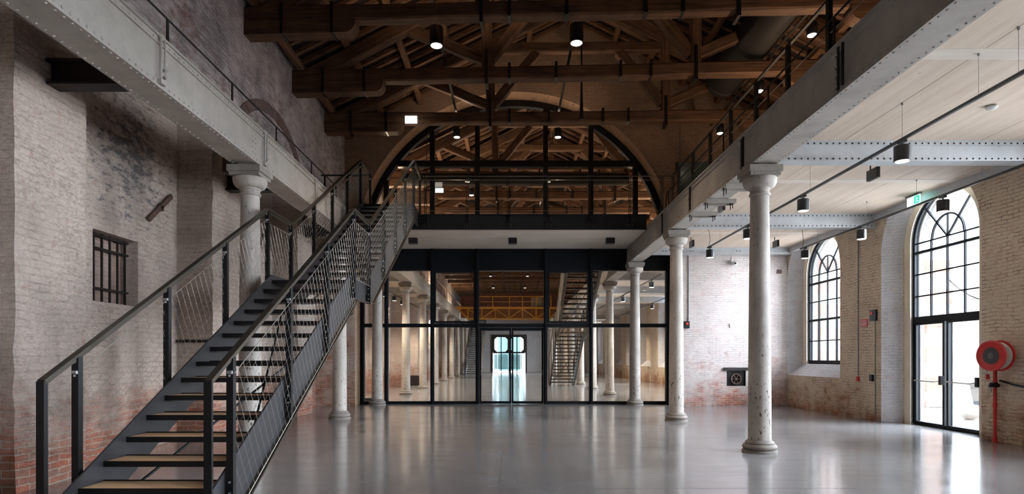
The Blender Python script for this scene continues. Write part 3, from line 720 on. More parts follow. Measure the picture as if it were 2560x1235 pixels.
# ------------------------------------------------------------------ bridge beam and guard
t = thing('bridge_beam', 'dark steel edge beam of the bridge with bolted stiffeners', 'beam', (0, 16.6, ZS))
MB().box(-3.93, 3.78, -0.02, 0.02, 0.02, 0.40).box(-3.93, 3.78, -0.06, 0.06, 0, 0.02).box(-3.93, 3.78, -0.06, 0.06, 0.40, 0.42).build('body', M_dbeam, t)
PB = [-2.32, -1.17, -0.04, 1.06, 2.2, 3.32]
rv = MB()
for x in PB:
    MB().box(x-0.055, x-0.035, -0.045, -0.021, 0.02, 0.40).box(x+0.035, x+0.055, -0.045, -0.021, 0.02, 0.40).build('stiffener', M_dbeam, t)
    for dx in (-0.075, 0.0, 0.075):
        for z in (0.07, 0.13, 0.26, 0.33): rv.cyl((x+dx, -0.021, z), (x+dx, -0.033, z), 0.008, 8)
rv.build('bolts', M_bolt, t)
t = thing('bridge_guard', 'black railing with thin posts along the bridge before the arch', 'railing', (0, 16.56, ZD))
MB().bar((-2.4, 0, 1.06), (4.5, 0, 1.06), 0.05, 0.014).build('handrail', M_rail, t)
MB().cyl((-2.4, 0, 0.95), (4.5, 0, 0.95), 0.006, 6).cyl((-2.4, 0, 0.1), (4.5, 0, 0.1), 0.006, 6).build('cable', M_wire, t)
for x in PB+[4.2, 4.5]: MB().box(x-0.03, x-0.018, -0.03, 0.03, -0.2 if x < 3.6 else 0, 1.05).box(x+0.018, x+0.03, -0.03, 0.03, -0.2 if x < 3.6 else 0, 1.05).build('post', M_black, t)
def net(mb, x, y0, y1, zb, zt, slope=0.62, pitch=0.085, r=0.0022, fn=None):
    """cable net in the plane X=x between lines zb(y), zt(y)"""
    fn = fn or (lambda y, z: (x, y, z))
    for sgn, pitch in ((slope, 0.105), (-1.8, 0.24)):
        lo = min(zb(y0), zb(y1))-abs(sgn)*(y1-y0)-0.2; hi = max(zt(y0), zt(y1))+abs(sgn)*(y1-y0)+0.2
        k = lo
        while k < hi:
            f = lambda y: k+sgn*(y-y0)
            a, b = y0, y1
            for g, s in ((zb, 1), (zt, -1)):
                fa, fb = s*(f(a)-g(a)), s*(f(b)-g(b))
                if fa < 0 and fb < 0: a = b; break
                if fa < 0: a = a+(b-a)*(-fa)/(fb-fa)
                elif fb < 0: b = a+(b-a)*(fa)/(fa-fb)
            if b-a > 0.01: mb.cyl(fn(a, f(a)), fn(b, f(b)), r, 3, caps=False)
            k += pitch
t = thing('bridge_guard', 'short black railing from the stair head to the left wall', 'railing', (-4.6, 16.56, ZD))
MB().bar((-0.72, 0, 1.08), (0.78, 0, 1.08), 0.05, 0.03).build('handrail', M_black, t)
for x in (-0.7, -0.5): MB().box(x-0.02, x+0.02, -0.02, 0.02, 0, 1.07).build('post', M_black, t)
t = thing('mezzanine_guard', 'black post railing along the edge of the right mezzanine', 'railing', (4.5, 2.0, ZD))
MB().bar((0, 0, 1.08), (0, 14.5, 1.08), 0.05, 0.03).build('handrail', M_black, t)
MB().cyl((0, 0, 0.6), (0, 14.5, 0.6), 0.008, 6).cyl((0, 0, 0.1), (0, 14.5, 0.1), 0.008, 6).build('cable', M_wire, t)
for k in range(12): MB().box(-0.03, 0.03, 1.25*k+0.2-0.04, 1.25*k+0.2+0.04, 0, 1.07).build('post', M_black, t)
t = thing('glass_screen', 'dark glass panel behind the mezzanine railing at its far end', 'glass panel', (5.2, 16.4, ZD))
MB().box(-0.6, 1.4, -0.01, 0.01, 0.02, 1.4).build('pane', flat('dark_glass', (40, 52, 52), 0.15, 0, 0.6, 0.05), t)

# ------------------------------------------------------------------ glazed screen under the bridge
MU = [-4.80, -4.02, -2.52, -1.05, 1.17, 2.65, 4.1, 5.15]
t = thing('glazed_screen', 'tall navy framed glass screen closing the hall under the bridge', 'glass screen', (0, YG, 0))
for x in MU: MB().box(x-0.055, x+0.055, -0.10, 0.10, 0.0, ZS-0.001).box(x-0.02, x+0.02, -0.14, -0.10, 0.02, ZS-0.001).build('mullion', M_navy, t)
def seg(mb, a, b, z0, z1, d=0.05): mb.box(a+0.056, b-0.056, -d, d, z0, z1)
for a, b in zip(MU, MU[1:]):
    door = (a == -1.05)
    for nm, z0, z1, d in (('top_rail', 4.345, 4.42, 0.08), ('transom', 2.50, 2.62, 0.07))+(() if door else (('bottom_rail', 0.0, 0.09, 0.07),)):
        mb = MB(); seg(mb, a, b, z0, z1, d); mb.build(nm, M_navy, t)
    MB().box(a+0.056, b-0.056, 0.0, 0.06, 4.42, ZS-0.001).build('header_panel', M_navy, t)
    if a in (-2.52, 1.17):    # inner sash frames
        s = MB(); p, q, z0, z1 = a+0.06, b-0.06, 2.63, 4.34
        s.box(p, p+0.06, -0.09, -0.03, z0, z1).box(q-0.06, q, -0.09, -0.03, z0, z1).box(p+0.06, q-0.06, -0.09, -0.03, z0, z0+0.07).box(p+0.06, q-0.06, -0.09, -0.03, z1-0.07, z1)
        s.build('sash', M_navy, t)
    MB().box(a+0.056, b-0.056, -0.006, 0.006, 2.62, 4.345).build('pane', M_glass, t)
    if not door: MB().box(a+0.056, b-0.056, -0.006, 0.006, 0.09, 2.50).build('pane', M_glass, t)
t = thing('glass_double_door', 'double glass door in the middle of the glazed screen', 'door', (0.06, YG, 0))
for s in (-1, 1):
    lf = MB(); xa, xb = (0.005, 1.045) if s > 0 else (-1.045, -0.005)
    z1 = 2.49
    lf.box(xa, xa+0.06, -0.04, 0.04, 0.01, z1).box(xb-0.06, xb, -0.04, 0.04, 0.01, z1).box(xa+0.06, xb-0.06, -0.04, 0.04, 0.01, 0.09).box(xa+0.06, xb-0.06, -0.04, 0.04, z1-0.1, z1)
    o = lf.build('door_leaf', M_navy, t)
    MB().box(xa+0.06, xb-0.06, -0.005, 0.005, 0.09, z1-0.1).build('pane', M_glass, o)
    xi = xa+0.03 if s > 0 else xb-0.03; xo = xb-0.03 if s > 0 else xa+0.03
    MB().cyl((xi, -0.1, 1.02), (xo, -0.1, 1.02), 0.012, 8).build('push_bar', M_wire, o)
    h = MB()
    for x in (xi, xo): h.box(x-0.025, x+0.025, -0.13, -0.04, 0.94, 1.10)
    h.build('latch_case', M_fix, o)

# arched glazing above the bridge
t = thing('arched_glazing', 'great black framed arched window above the bridge', 'window', (0, YG, 0))
mb = MB(); n = 64; za = ZD
th0 = math.asin((za-ARC_Z)/ARC_R)
def arcp(r, k, n=n): a = th0+(PI-2*th0)*k/n; return (ARC_C+r*math.cos(a), ARC_Z+r*math.sin(a))
mb.strip([arcp(ARC_R-0.2, k) for k in range(n+1)], [arcp(ARC_R-0.004, k) for k in range(n+1)], PY, -0.1, 0.1)
mb.build('arch_frame', M_black, t)
mb = MB(); mb.box(-4.85, 5.15, -0.08, 0.08, ZS, ZD+0.05).build('bottom_rail', M_black, t)
UM = [-4.02, -2.52, -1.05, 1.17, 2.65, 4.1]
def arch_top(x, r=ARC_R-0.19): return ARC_Z+math.sqrt(max(0, r*r-(x-ARC_C)**2))
for x in UM: MB().box(x-0.075, x+0.075, -0.09, 0.09, ZD+0.05, arch_top(x)).build('mullion', M_black, t)
ht = math.sqrt((ARC_R-0.19)**2-(7.83-ARC_Z)**2)
MB().box(ARC_C-ht, ARC_C+ht, -0.1, 0.1, 7.72, 7.92).build('transom', M_black, t)
g = MB(); pts = [arcp(ARC_R-0.2, k) for k in range(n+1)]; g.add([(u, 0, v) for u, v in pts], [tuple(range(n+1))]); g.build('pane', M_glass, t)
# duct-like pipe right behind the arch transom
t = thing('duct', 'grey pipe running across behind the arched window transom', 'duct', (0, 20.3, 7.55))
MB().cyl((-3.6, 0, 0), (4.0, 0, 0), 0.2, 20).build('pipe', M_duct, t, True)
for x, h in ((-2.8, 1.70), (3.2, 3.36)): MB().cyl((x, 0, 0.19), (x, 0, 0.19+h), 0.01, 6).build('hanger_rod', M_duct, t)

# ------------------------------------------------------------------ right wall windows
def arcpl(c, z, r, a0, a1, n=24): return [(c+r*math.cos(a0+(a1-a0)*i/n), z+r*math.sin(a0+(a1-a0)*i/n)) for i in range(n+1)]
def make_window(wy, isdoor, idx, full=True, lab=''):
    hub = 4.07 if isdoor else 4.0; R = 1.0; zb = 0.02 if isdoor else 1.34; X = XRG
    t = bpy.data.objects.new('window_%d' % idx, None); COL.objects.link(t); t.location = (X, wy, 0); t['kind'] = 'structure'; t['label'] = lab
    P = lambda u, v, d: (d, u, v)
    fr = MB(); fr.strip(arcpl(0, hub, R-0.035, 0, PI), arcpl(0, hub, R+0.04, 0, PI), P, -0.04, 0.06)
    for s in (-1, 1): fr.box(-0.04, 0.06, min(s*(R-0.035), s*(R+0.04)), max(s*(R-0.035), s*(R+0.04)), zb, hub)
    fr.box(-0.04, 0.06, -R, R, zb-0.02, zb+0.05 if isdoor else zb+0.09)
    fr.build('window_frame', M_navy, t)
    m = MB()
    m.strip(arcpl(0, hub, 0.45, 0, PI), arcpl(0, hub, 0.485, 0, PI), P, -0.02, 0.02)
    for a in (math.radians(48), math.radians(132)): m.bar((0, 0.02*math.cos(a), hub+0.02*math.sin(a)), (0, (R-0.03)*math.cos(a), hub+(R-0.03)*math.sin(a)), 0.035, 0.035)
    m.bar((0, 0, hub), (0, 0, hub+0.46), 0.03, 0.03)
    if isdoor: thin, thick, tr_, zlist = [hub, 3.37, 2.88], [3.86], 2.35, None
    else: thin, thick, tr_ = [hub-0.02, 3.18, 2.01], [3.73], 2.63
    for z in thin: m.box(-0.018, 0.018, -R+0.03, R-0.03, z-0.014, z+0.014)
    for z in thick: m.box(-0.03, 0.03, -R+0.03, R-0.03, z-0.028, z+0.028)
    for y in (-0.485, 0, 0.485): m.box(-0.018, 0.018, y-0.016, y+0.016, tr_, hub)
    if isdoor: m.box(-0.06, 0.06, -R+0.03, R-0.03, tr_-0.07, tr_+0.07)
    else:
        m.box(-0.03, 0.03, -R+0.03, R-0.03, tr_-0.03, tr_+0.03)
        for y in (-0.485, 0, 0.485): m.box(-0.022, 0.022, y-0.022, y+0.022, zb+0.09, tr_)
    m.build('glazing_bars', M_navy, t)
    g = MB(); pts = arcpl(0, hub, R-0.03, 0, PI); pts += [(-R+0.03, zb+0.03), (R-0.03, zb+0.03)]
    g.add([(0.0, u, v) for u, v in pts], [tuple(range(len(pts)))]); g.build('pane', M_glassw, t)
    if isdoor and full:
        d = MB()
        for s in (-1, 1):
            ya, yb = (0.03, R-0.04) if s > 0 else (-R+0.04, -0.03)
            d = MB().box(-0.05, 0.04, ya, ya+0.055, 0.02, tr_-0.07).box(-0.05, 0.04, yb-0.055, yb, 0.02, tr_-0.07).box(-0.05, 0.04, ya+0.055, yb-0.055, 0.02, 0.085).box(-0.05, 0.04, ya+0.055, yb-0.055, tr_-0.11, tr_-0.07)
            lf = d.build('door_leaf', M_navy, t)
            MB().path([(-0.06, yb-0.04 if s > 0 else yb-0.05, 1.0), (-0.14, yb-0.12, 1.0), (-0.14, ya+0.18, 0.99), (-0.06, ya+0.03, 1.03)], 0.013, 8).build('push_bar', M_wire, lf)
            MB().box(-0.13, -0.045, ya-0.005, ya+0.065, 0.93, 1.12).build('latch_case', M_fix, lf)
    return t
make_window(WIN_Y[0], False, 1, lab='far arched window with casement, above the sloping sill')
make_window(WIN_Y[1], True, 2, lab='tall arched window over the double glass door')
for i, y in enumerate(WIN_Y[2:]): make_window(y, False, 3+i, lab='arched window of the right wall beside the viewpoint')
for i, y in enumerate(q for q in WIN_Y2 if q not in BLIND): make_window(y, False, 6+i, lab='arched window in the hall beyond the glass')

# barred window in the left wall
t = bpy.data.objects.new('window_20', None); COL.objects.link(t); t.location = (-6.27, 9.315, 2.34); t['kind'] = 'structure'; t['label'] = 'small barred window in the left wall'
MB().box(-0.13, -0.10, -0.53, 0.53, 0.0, 1.06).build('blind_back', brick_mat('blind_infill', (180, 140, 120), (170, 140, 124), (186, 170, 160), (190, 168, 156), (170, 146, 134), cover=0.5, relief=0.5), t)
for k in range(6): y = -0.46+0.92*k/5; MB().box(-0.013, 0.013, y-0.013, y+0.013, 0.0, 1.06).build('bar', M_irond, t)
for z in (0.22, 0.83, 1.03): MB().box(-0.022, 0.018, -0.53, 0.53, z-0.016, z+0.016).build('cross_bar', M_irond, t)

# ------------------------------------------------------------------ main staircase
RISE, RUN = 0.182, 0.327
SX0, SX1 = -3.75, -2.535                 # clear tread width
Y2, YL, Y16, YT = 5.213, 9.464, 10.85, 15.43
def nose(y):
    if y < YL: return RISE*2+(y-Y2)*RISE/RUN
    if y < Y16-RUN: return 15*RISE
    return min(16*RISE+(y-Y16)*RISE/RUN, 30*RISE)
def build_stair():
    t = thing('staircase', 'long black steel staircase with oak treads rising from the left foreground', 'staircase', (SX0, Y2-RUN, 0))
    O = Vector((SX0, Y2-RUN, 0))
    def B(mb, name, mat, parent=t, smooth=False):
        mb.v = [(v[0]-O.x, v[1]-O.y, v[2]-O.z) for v in mb.v]; return mb.build(name, mat, parent, smooth)
    ys = Y2-RUN; zoff_t, zoff_b = 0.085, -0.44
    for s, x in ((-1, SX0), (1, SX1)):
        xa, xb = (x-0.02, x) if s < 0 else (x, x+0.02)
        yb0 = Y2-1.7*RUN
        # profile of the folded plate (flight - landing - flight)
        topl = [(yb0-0.05, max(0.0, nose(yb0-0.05)+zoff_t)), (YL, 15*RISE+zoff_t), (Y16-RUN, 15*RISE+zoff_t), (YT, 30*RISE+zoff_t), (16.53, 30*RISE+zoff_t)]
        bot = [(16.53, 30*RISE-0.36), (YT+0.25, 30*RISE-0.36), (Y16-RUN+0.33, 15*RISE-0.26), (YL+0.22, 15*RISE-0.26), (Y2+0.142, 0.0), (yb0-0.05, 0.0)]
        # bottom line of flight 1: parallel to nosing at zoff_b
        yfl = Y2+(-RISE*2-zoff_b)*RUN/RISE
        bot[4] = (yfl, 0.0); bot[3] = (YL+0.26, 15*RISE-0.30)
        poly = topl+bot
        o = B(MB().prism(poly, lambda u, v, d: (d, u, v), xa, xb), 'stringer', M_string)
        # bottom and top flange
        fl = MB(); w0, w1 = (x-0.085, x-0.02) if s < 0 else (x+0.02, x+0.085)
        for (ya, za), (yb, zb) in (((yfl+0.02, 0.0), bot[3]), (bot[3], bot[2]), (bot[2], bot[1])):
            fl.add([(w0, ya, za), (w1, ya, za), (w1, yb, zb), (w0, yb, zb), (w0, ya, za+0.02), (w1, ya, za+0.02), (w1, yb, zb+0.02), (w0, yb, zb+0.02)],
                   [(0, 3, 2, 1), (4, 5, 6, 7), (0, 1, 5, 4), (1, 2, 6, 5), (2, 3, 7, 6), (3, 0, 4, 7)])
        B(fl, 'flange', M_rail)
    # treads: oak board in a steel tray
    proto = None
    for n in range(1, 31):
        if n in (15, 30): continue
        y = Y2+(n-2)*RUN if n < 15 else Y16+(n-16)*RUN; z = n*RISE
        if proto is None:
            tray = MB().box(0.001, SX1-SX0-0.001, 0, 0.008, -0.052, 0.002).box(0.001, SX1-SX0-0.001, 0.325, 0.333, -0.04, 0.012).box(0.001, SX1-SX0-0.001, 0.008, 0.325, -0.05, -0.042)
            tray.box(0.001, 0.009, 0.008, 0.325, -0.042, 0.0).box(SX1-SX0-0.009, SX1-SX0-0.001, 0.008, 0.325, -0.042, 0.0)
            p = tray.build('tread', M_black, t); proto = p
            bd = MB().box(0.01, SX1-SX0-0.01, 0.009, 0.324, -0.041, 0.0).build('tread_board', M_tread, p)
        else:
            p = proto.copy(); COL.objects.link(p); p.parent = t
            bd2 = bd.copy(); COL.objects.link(bd2); bd2.parent = p
        p.location = (0, y-O.y, z)
    for ya, yb, z in ((YL, Y16-0.0, 15*RISE), (YT, 16.53, 30*RISE)):
        o = B(MB().box(SX0+0.001, SX1-0.001, ya, ya+0.008, z-0.06, z).box(SX0+0.001, SX1-0.001, ya+0.008, yb, z-0.06, z-0.035), 'landing', M_black)
        B(MB().box(SX0+0.005, SX1-0.005, ya+0.009, yb, z-0.034, z), 'landing_board', M_tread, o).location = (0, 0, 0)
    # posts, handrails, nets
    HR = 1.12
    py = [5.32, 6.72, 8.10, 9.50, 10.52, 11.75, 12.97, 14.17, 15.43, 16.5]
    for s, x in ((-1, SX0-0.075), (1, SX1+0.075)):
        for i, y in enumerate(py):
            zt = nose(y)+HR-0.03 if i not in (3, 4) else 15*RISE+HR-0.03
            zbm = nose(y)-0.40 if i not in (3, 4) else 15*RISE-0.28
            if i == 0: zbm = max(0.02, nose(y)-0.40)
            if i >= 8: zbm = 30*RISE-0.3
            mb = MB().box(x-0.028, x+0.012, y-0.03, y-0.018, zbm, zt).box(x+0.0121, x+0.022, y-0.03, y+0.03, zbm, zt).box(x-0.038, x-0.0281, y-0.03, y+0.03, zbm, zt)
            mb.box(x-s*0.053 if s > 0 else x+0.004, x-0.008 if s > 0 else x+0.053, y-0.03, y+0.03, nose(y)-0.24, nose(y)-0.12)
            o = B(mb, 'post', M_black)
            q = MB()
            for z in (zt-0.05, zt-0.17, nose(y)-0.02, nose(y)-0.12, nose(y)-0.2): q.cyl((x-0.008, y-0.038, z), (x-0.008, y-0.0301, z), 0.011, 8)
            q.cyl((x-0.02, y-0.042, zt-0.14), (x+0.02, y-0.042, zt-0.14), 0.016, 8)
            B(q, 'bolts', M_bolt, o)
        hp = [(x, 4.90, 0.02), (x, 4.90, nose(4.90)+HR), (x, YL, 15*RISE+HR), (x, Y16-RUN, 15*RISE+HR), (x, YT, 30*RISE+HR), (x, 16.53, 30*RISE+HR)]
        mb = MB()
        for a, b in zip(hp[1:], hp[2:]): mb.bar(a, b, 0.062, 0.022); mb.bar((a[0], a[1], a[2]-0.03), (b[0], b[1], b[2]-0.03), 0.018, 0.045)
        B(mb, 'handrail', M_rail)
        B(MB().bar(hp[0], hp[1], 0.065, 0.028, (0, 1, 0)).bar((x, 4.935, 0.02), (x, 4.935, hp[1][2]-0.02), 0.02, 0.05, (0, 1, 0)), 'newel_post', M_black)
        xn = x+0.02*s
        for i in range(len(py)-1):
            a, b = py[i], py[i+1]
            if i == 3: zb_, zt_ = (lambda y: 15*RISE+0.02), (lambda y: 15*RISE+HR-0.2)
            elif i < 3: zb_, zt_ = (lambda y: RISE*2+(y-Y2)*RISE/RUN-(0.36 if s > 0 else 0.1)), (lambda y: RISE*2+(y-Y2)*RISE/RUN+HR-0.18)
            elif i < 8: zb_, zt_ = (lambda y: 16*RISE+(y-Y16)*RISE/RUN-(0.3 if s > 0 else 0.1)), (lambda y: 16*RISE+(y-Y16)*RISE/RUN+HR-0.18)
            else: zb_, zt_ = (lambda y: 30*RISE+0.02), (lambda y: 30*RISE+HR-0.15)
            mb = MB(); net(mb, xn, a+0.02, b-0.02, zb_, zt_, slope=0.66, r=0.0014)
            for g in (zb_, zt_): mb.cyl((xn, a, g(a)), (xn, b, g(b)), 0.004, 5)
            B(mb, 'cable_net', M_wire)
    zz = lambda y: nose(y)-0.47 if y < YL else 15*RISE-0.35
    for xa, xb in ((SX0+0.03, SX1-0.03), (SX1-0.03, SX0+0.03)):
        B(MB().cyl((xa, 5.6, zz(5.6)+0.02), (xb, 9.8, zz(9.4)), 0.014, 8), 'brace_rod', M_black)
        B(MB().cyl((xa, 11.2, 16*RISE-0.35), (xb, 15.3, 29*RISE-0.45), 0.014, 8), 'brace_rod', M_black)
    return t
stair = build_stair()
s2 = dup(stair, (-SX0-0.27, 38.3-(Y2-RUN), 0), 'dark staircase seen end-on through the glass right of the double door', 'staircases', rz=PI)
s3 = dup(stair, (SX0, Y2-RUN+46.5, 0), 'small distant staircase by the left columns near the far door', 'staircases')

# ------------------------------------------------------------------ things on the left wall
def wall_anchor(y, z, lab, L_=0.9, ang=0.7):
    t = thing('wall_anchor', lab, 'wall anchor', (XL+0.02, y, z), 0, 'iron wall anchors')
    c, s = math.cos(ang), math.sin(ang); h = L_/2
    MB().bar((0.03, -h*c, -h*s), (0.03, h*c, h*s), 0.03, 0.08, (0, -s, c)).build('blade', M_rust, t)
    MB().bar((0.04, -0.08*s*-1-0.03, 0.08*c*-1), (0.04, 0.08*s*-1+0.03, 0.08*c), 0.06, 0.05).cyl((-0.02, 0, 0), (0.07, 0, 0), 0.03, 8).build('clamp', M_rust, t)
wall_anchor(10.4, 4.11, 'rusty slanting iron wall anchor above and right of the barred window')
wall_anchor(14.5, 4.3, 'rusty slanting iron wall anchor seen through the stair landing railing', 0.7)
t = thing('wall_strap', 'dark horizontal iron strap across the face of the second left pier', 'iron bar', (-5.8, 10.97, 1.81))
MB().box(-0.28, 0.3, -0.02, 0.02, -0.025, 0.025).build('bar', M_irond, t)

# ------------------------------------------------------------------ track lights of the right aisle
spot_light_later = []
def track(x, y0, y1, wires, lab):
    t = thing('lighting_track', lab, 'light track', (x, y0, 4.41), 0, 'suspended lighting tracks')
    MB().box(-0.018, 0.018, 0, y1-y0, 0, 0.036).build('rail', M_fix, t)
    for y in wires:
        MB().cyl((0, y-y0, 0.036), (0, y-y0, ZC-4.41), 0.0025, 5).cyl((0, y-y0, ZC-4.41-0.03), (0, y-y0, ZC-4.41), 0.012, 8).build('suspension_wire', M_greyp, t)
    MB().path([(0, y1-y0-0.1, 0.03), (0.03, y1-y0-0.12, 0.2), (0.0, y1-y0-0.1, ZC-4.41)], 0.006, 6).build('feed_cable', M_fix, t)
track(5.26, 1.0, 15.95, [4.1, 6.2, 6.73, 8.04, 10.5, 12.8, 15.0], 'long black track nearer the columns, hung below the timber ceiling')
track(7.8, 1.0, 16.1, [4.1, 7.0, 9.9, 11.5, 13.1, 15.2], 'long black track nearer the windows, hung below the timber ceiling')
def make_spot(label):
    t = thing('spotlight', label, 'spotlight', (0, 0, 0), 0, 'track spotlights')
    MB().box(-0.03, 0.03, -0.06, 0.06, -0.03, 0.0).cyl((0, 0, -0.07), (0, 0, -0.03), 0.012, 8).build('track_adapter', M_fix, t)
    MB().lathe([(0.095, -0.275), (0.1, -0.27), (0.1, -0.075), (0.096, -0.07)], n=32).build('lamp_body', M_fix, t, True)
    MB().lathe([(0.082, -0.279), (0.086, -0.2755)], n=32).build('lens', M_lens2, t)
    return t
sp = make_spot('black cylinder spotlight on the column-side track, nearest and largest'); sp.location = (5.26, 8.04, 4.41)
for y, x, lab in ((10.75, 5.26, 'column-side track, second from the viewer'), (13.25, 5.26, 'column-side track, half hidden behind the near right column'), (15.75, 5.26, 'column-side track, at its far end'),
                  (10.8, 7.8, 'window-side track, in front of the tall arched window'), (13.3, 7.8, 'window-side track, between the two windows'), (15.85, 7.8, 'window-side track, at its far end'),):
    dup(sp, (x, y, 4.41), 'black cylinder spotlight on the '+lab)
# tracks and spots beyond the glass
for y in (22.5, 27.5, 33, 41):
    for x in (6.4, -5.3): spot_light_later.append((x, y, 4.1, 650, 150))
for k, (x, y) in enumerate([(5.3, 22.4), (5.3, 25.2), (5.3, 28.0), (7.6, 23.0), (7.6, 26.0), (7.6, 29.0), (7.6, 32.0)]):
    dup(sp, (x, y, 4.41), 'small black spotlight beyond the glass, right aisle, %s in from the screen' % ordn[k], 'spotlights beyond the glass')
for k, (x, y) in enumerate([(-5.3, 21.6), (-5.3, 23.6), (-5.3, 25.6), (-5.3, 27.6), (-5.3, 29.6)]):
    dup(sp, (x, y, 4.41), 'small black spotlight beyond the glass, left aisle, %s in from the screen' % ordn[k], 'spotlights beyond the glass')
t = thing('lighting_track', 'black track beyond the glass, right aisle near the columns', 'light track', (5.3, 21.0, 4.41), 0, 'tracks beyond the glass'); MB().box(-0.018, 0.018, 0, 20, 0, 0.036).box(-0.003, 0.003, 1, 1.006, 0.036, 0.51).box(-0.003, 0.003, 12, 12.006, 0.036, 0.51).build('rail', M_fix, t)
t = thing('lighting_track', 'black track beyond the glass, right aisle near the windows', 'light track', (7.6, 21.0, 4.41), 0, 'tracks beyond the glass'); MB().box(-0.018, 0.018, 0, 20, 0, 0.036).box(-0.003, 0.003, 1, 1.006, 0.036, 0.51).box(-0.003, 0.003, 12, 12.006, 0.036, 0.51).build('rail', M_fix, t)
t = thing('lighting_track', 'black track beyond the glass in the left aisle', 'light track', (-5.3, 21.0, 4.41), 0, 'tracks beyond the glass'); MB().box(-0.018, 0.018, 0, 20, 0, 0.036).box(-0.003, 0.003, 1, 1.006, 0.036, 0.51).box(-0.003, 0.003, 12, 12.006, 0.036, 0.51).build('rail', M_fix, t)

# pendant lamps hung from the roof
def make_pendant(label, r=0.14, h=0.38, rod=0.15):
    t = thing('pendant_lamp', label, 'pendant lamp', (0, 0, 0), 0, 'black pendant lamps under the roof')
    MB().lathe([(r*0.93, 0.0), (r, 0.01), (r, h-0.02), (r*0.9, h)], n=28).build('lamp_body', M_fix, t, True)
    MB().lathe([(r*0.78, -0.006), (r*0.82, -0.0005)], n=28).build('lens', M_lens, t)
    mb = MB()
    for a in (0.5, 2.6, 4.7): mb.cyl((r*0.8*math.cos(a), r*0.8*math.sin(a), h-0.01), (0.012*math.cos(a), 0.012*math.sin(a), h+rod-0.002), 0.004, 5)
    mb.build('suspension_rods', M_bolt, t); return t
def spot_light(x, y, z, power=420, size=100, up=0):
    d = bpy.data.lights.new('pendant_beam', 'SPOT'); d.energy = power; d.color = (1, 0.82, 0.64); d.spot_size = math.radians(size); d.spot_blend = 0.6; d.shadow_soft_size = 0.1
    o = bpy.data.objects.new('pendant_beam', d); o.location = (x, y, z-0.02); COL.objects.link(o)
    if up:      # the cylinders also shine upwards
        e = d.copy(); e.energy = up; e.color = (1, 0.74, 0.52); e.spot_size = math.radians(165)
        o = bpy.data.objects.new('pendant_uplight', e); o.location = (x, y, z+0.46); o.rotation_euler = (PI, 0, 0); COL.objects.link(o)
pl = make_pendant('large black pendant lamp before the left queen post, lit'); pl.location = (-1.5, 12.3, 7.9)
dup(pl, (1.36, 12.2, 7.9), 'large black pendant lamp near the top centre, lit')
for x, y, lab in ((-1.5, 12.3, ''), (1.36, 12.2, '')): spot_light(x, y, 7.9, up=120)
ps = make_pendant('small black pendant lamp in front of the left part of the arched window', 0.105, 0.25, 0.28); ps.location = (-1.53, 17.4, 7.9)
dup(ps, (1.4, 17.4, 7.9), 'small black pendant lamp in front of the right part of the arched window')
for y, lab in ((11.9, 'top right beside the girder rail, nearest'), (14.4, 'above the right girder, middle of three'), (17.1, 'above the mezzanine glass panel, furthest of three')):
    dup(ps, (6.0, y, 7.9), 'small pendant lamp '+lab); spot_light(6.0, y, 7.9, 150)
for x in (-1.53, 1.44): spot_light(x, 17.4, 7.9, 150, up=50)
for k in range(5):
    for x, sd in ((-1.5, 'left'), (1.4, 'right')):
        y = 23.6+7.8*k; dup(ps, (x, y, 7.9), 'small lit pendant lamp beyond the glazed arch, %s row, %s in' % (sd, ordn[k]), 'pendant lamps beyond the arch')
        spot_light(x, y, 7.9, 700, 120, up=120)
for q in spot_light_later: spot_light(*q)
t = thing('hanging_cable', 'black tapered cable hanging from the roof in front of the arch', 'cable', (1.75, 14.6, 7.2))
MB().cyl((0, 0, 1.0), (0, 0, 4.7), 0.02, 8).cyl((0, 0, 0.1), (0, 0, 1.0), 0.05, 10, r2=0.02).build('cable', M_fix, t)
t = thing('ventilation_duct', 'big dark round duct under the right roof slope', 'duct', (5.75, 4.0, 8.98))
MB().lathe([(0.3, 0.0), (0.46, 0.02), (0.46, 12.2), (0.42, 12.25)], n=40, axis='y').build('pipe', M_duct, t, True)
mb = MB()
for y in (2.5, 5, 7.5, 10, 12): mb.lathe([(0.465, y), (0.475, y+0.01), (0.475, y+0.05), (0.465, y+0.06)], n=40, axis='y')
mb.build('joint_ring', M_duct, t)

for x, sd in ((-1.51, 'left'), (1.38, 'middle'), (6.0, 'right')):
    for y0, y1, wh in ((11.3, 17.9, 'near the viewer'),)+(((22.0, 56.0, 'beyond the arch'),) if x < 5 else ()):
        t = thing('lamp_rail', 'thin dark rail on the tie beams carrying pendant lamps, %s %s' % (sd, wh), 'rail', (x, y0, 8.425)); MB().box(-0.03, 0.03, 0, y1-y0, 0, 0.02).build('rail', M_fix, t)
# ------------------------------------------------------------------ signs, speakers, small devices
t = thing('lit_sign', 'small glowing white sign hung under the tie beam left of the arch', 'sign', (-2.71, 16.5, 8.05))
MB().box(-0.165, 0.165, -0.015, 0.015, -0.095, 0.095).build('panel', M_sign, t); MB().box(-0.17, 0.17, -0.03, 0.03, 0.095, 0.13).build('housing', M_white, t)
t = thing('lit_sign', 'dim white sign beyond the arched window above the railing', 'sign', (-2.6, 22.2, 7.7))
MB().box(-0.01, 0.01, -0.01, 0.01, 0.08, 0.4).build('hanger', M_fix, t)
MB().box(-0.15, 0.15, -0.015, 0.015, -0.08, 0.08).build('panel', M_signw, t)
t = thing('exit_sign', 'green and white exit sign under the timber ceiling by the tall window', 'sign', (8.45, 12.55, ZC))
MB().box(-0.03, 0.03, -0.22, 0.22, -0.04, 0.0).build('housing', M_greyp, t)
MB().box(-0.006, 0.006, -0.2, 0.2, -0.22, -0.04).build('panel', M_signw, t)
MB().box(-0.008, -0.0065, -0.19, -0.02, -0.21, -0.05).box(0.0065, 0.008, -0.19, -0.02, -0.21, -0.05).build('green_field', M_green, t)
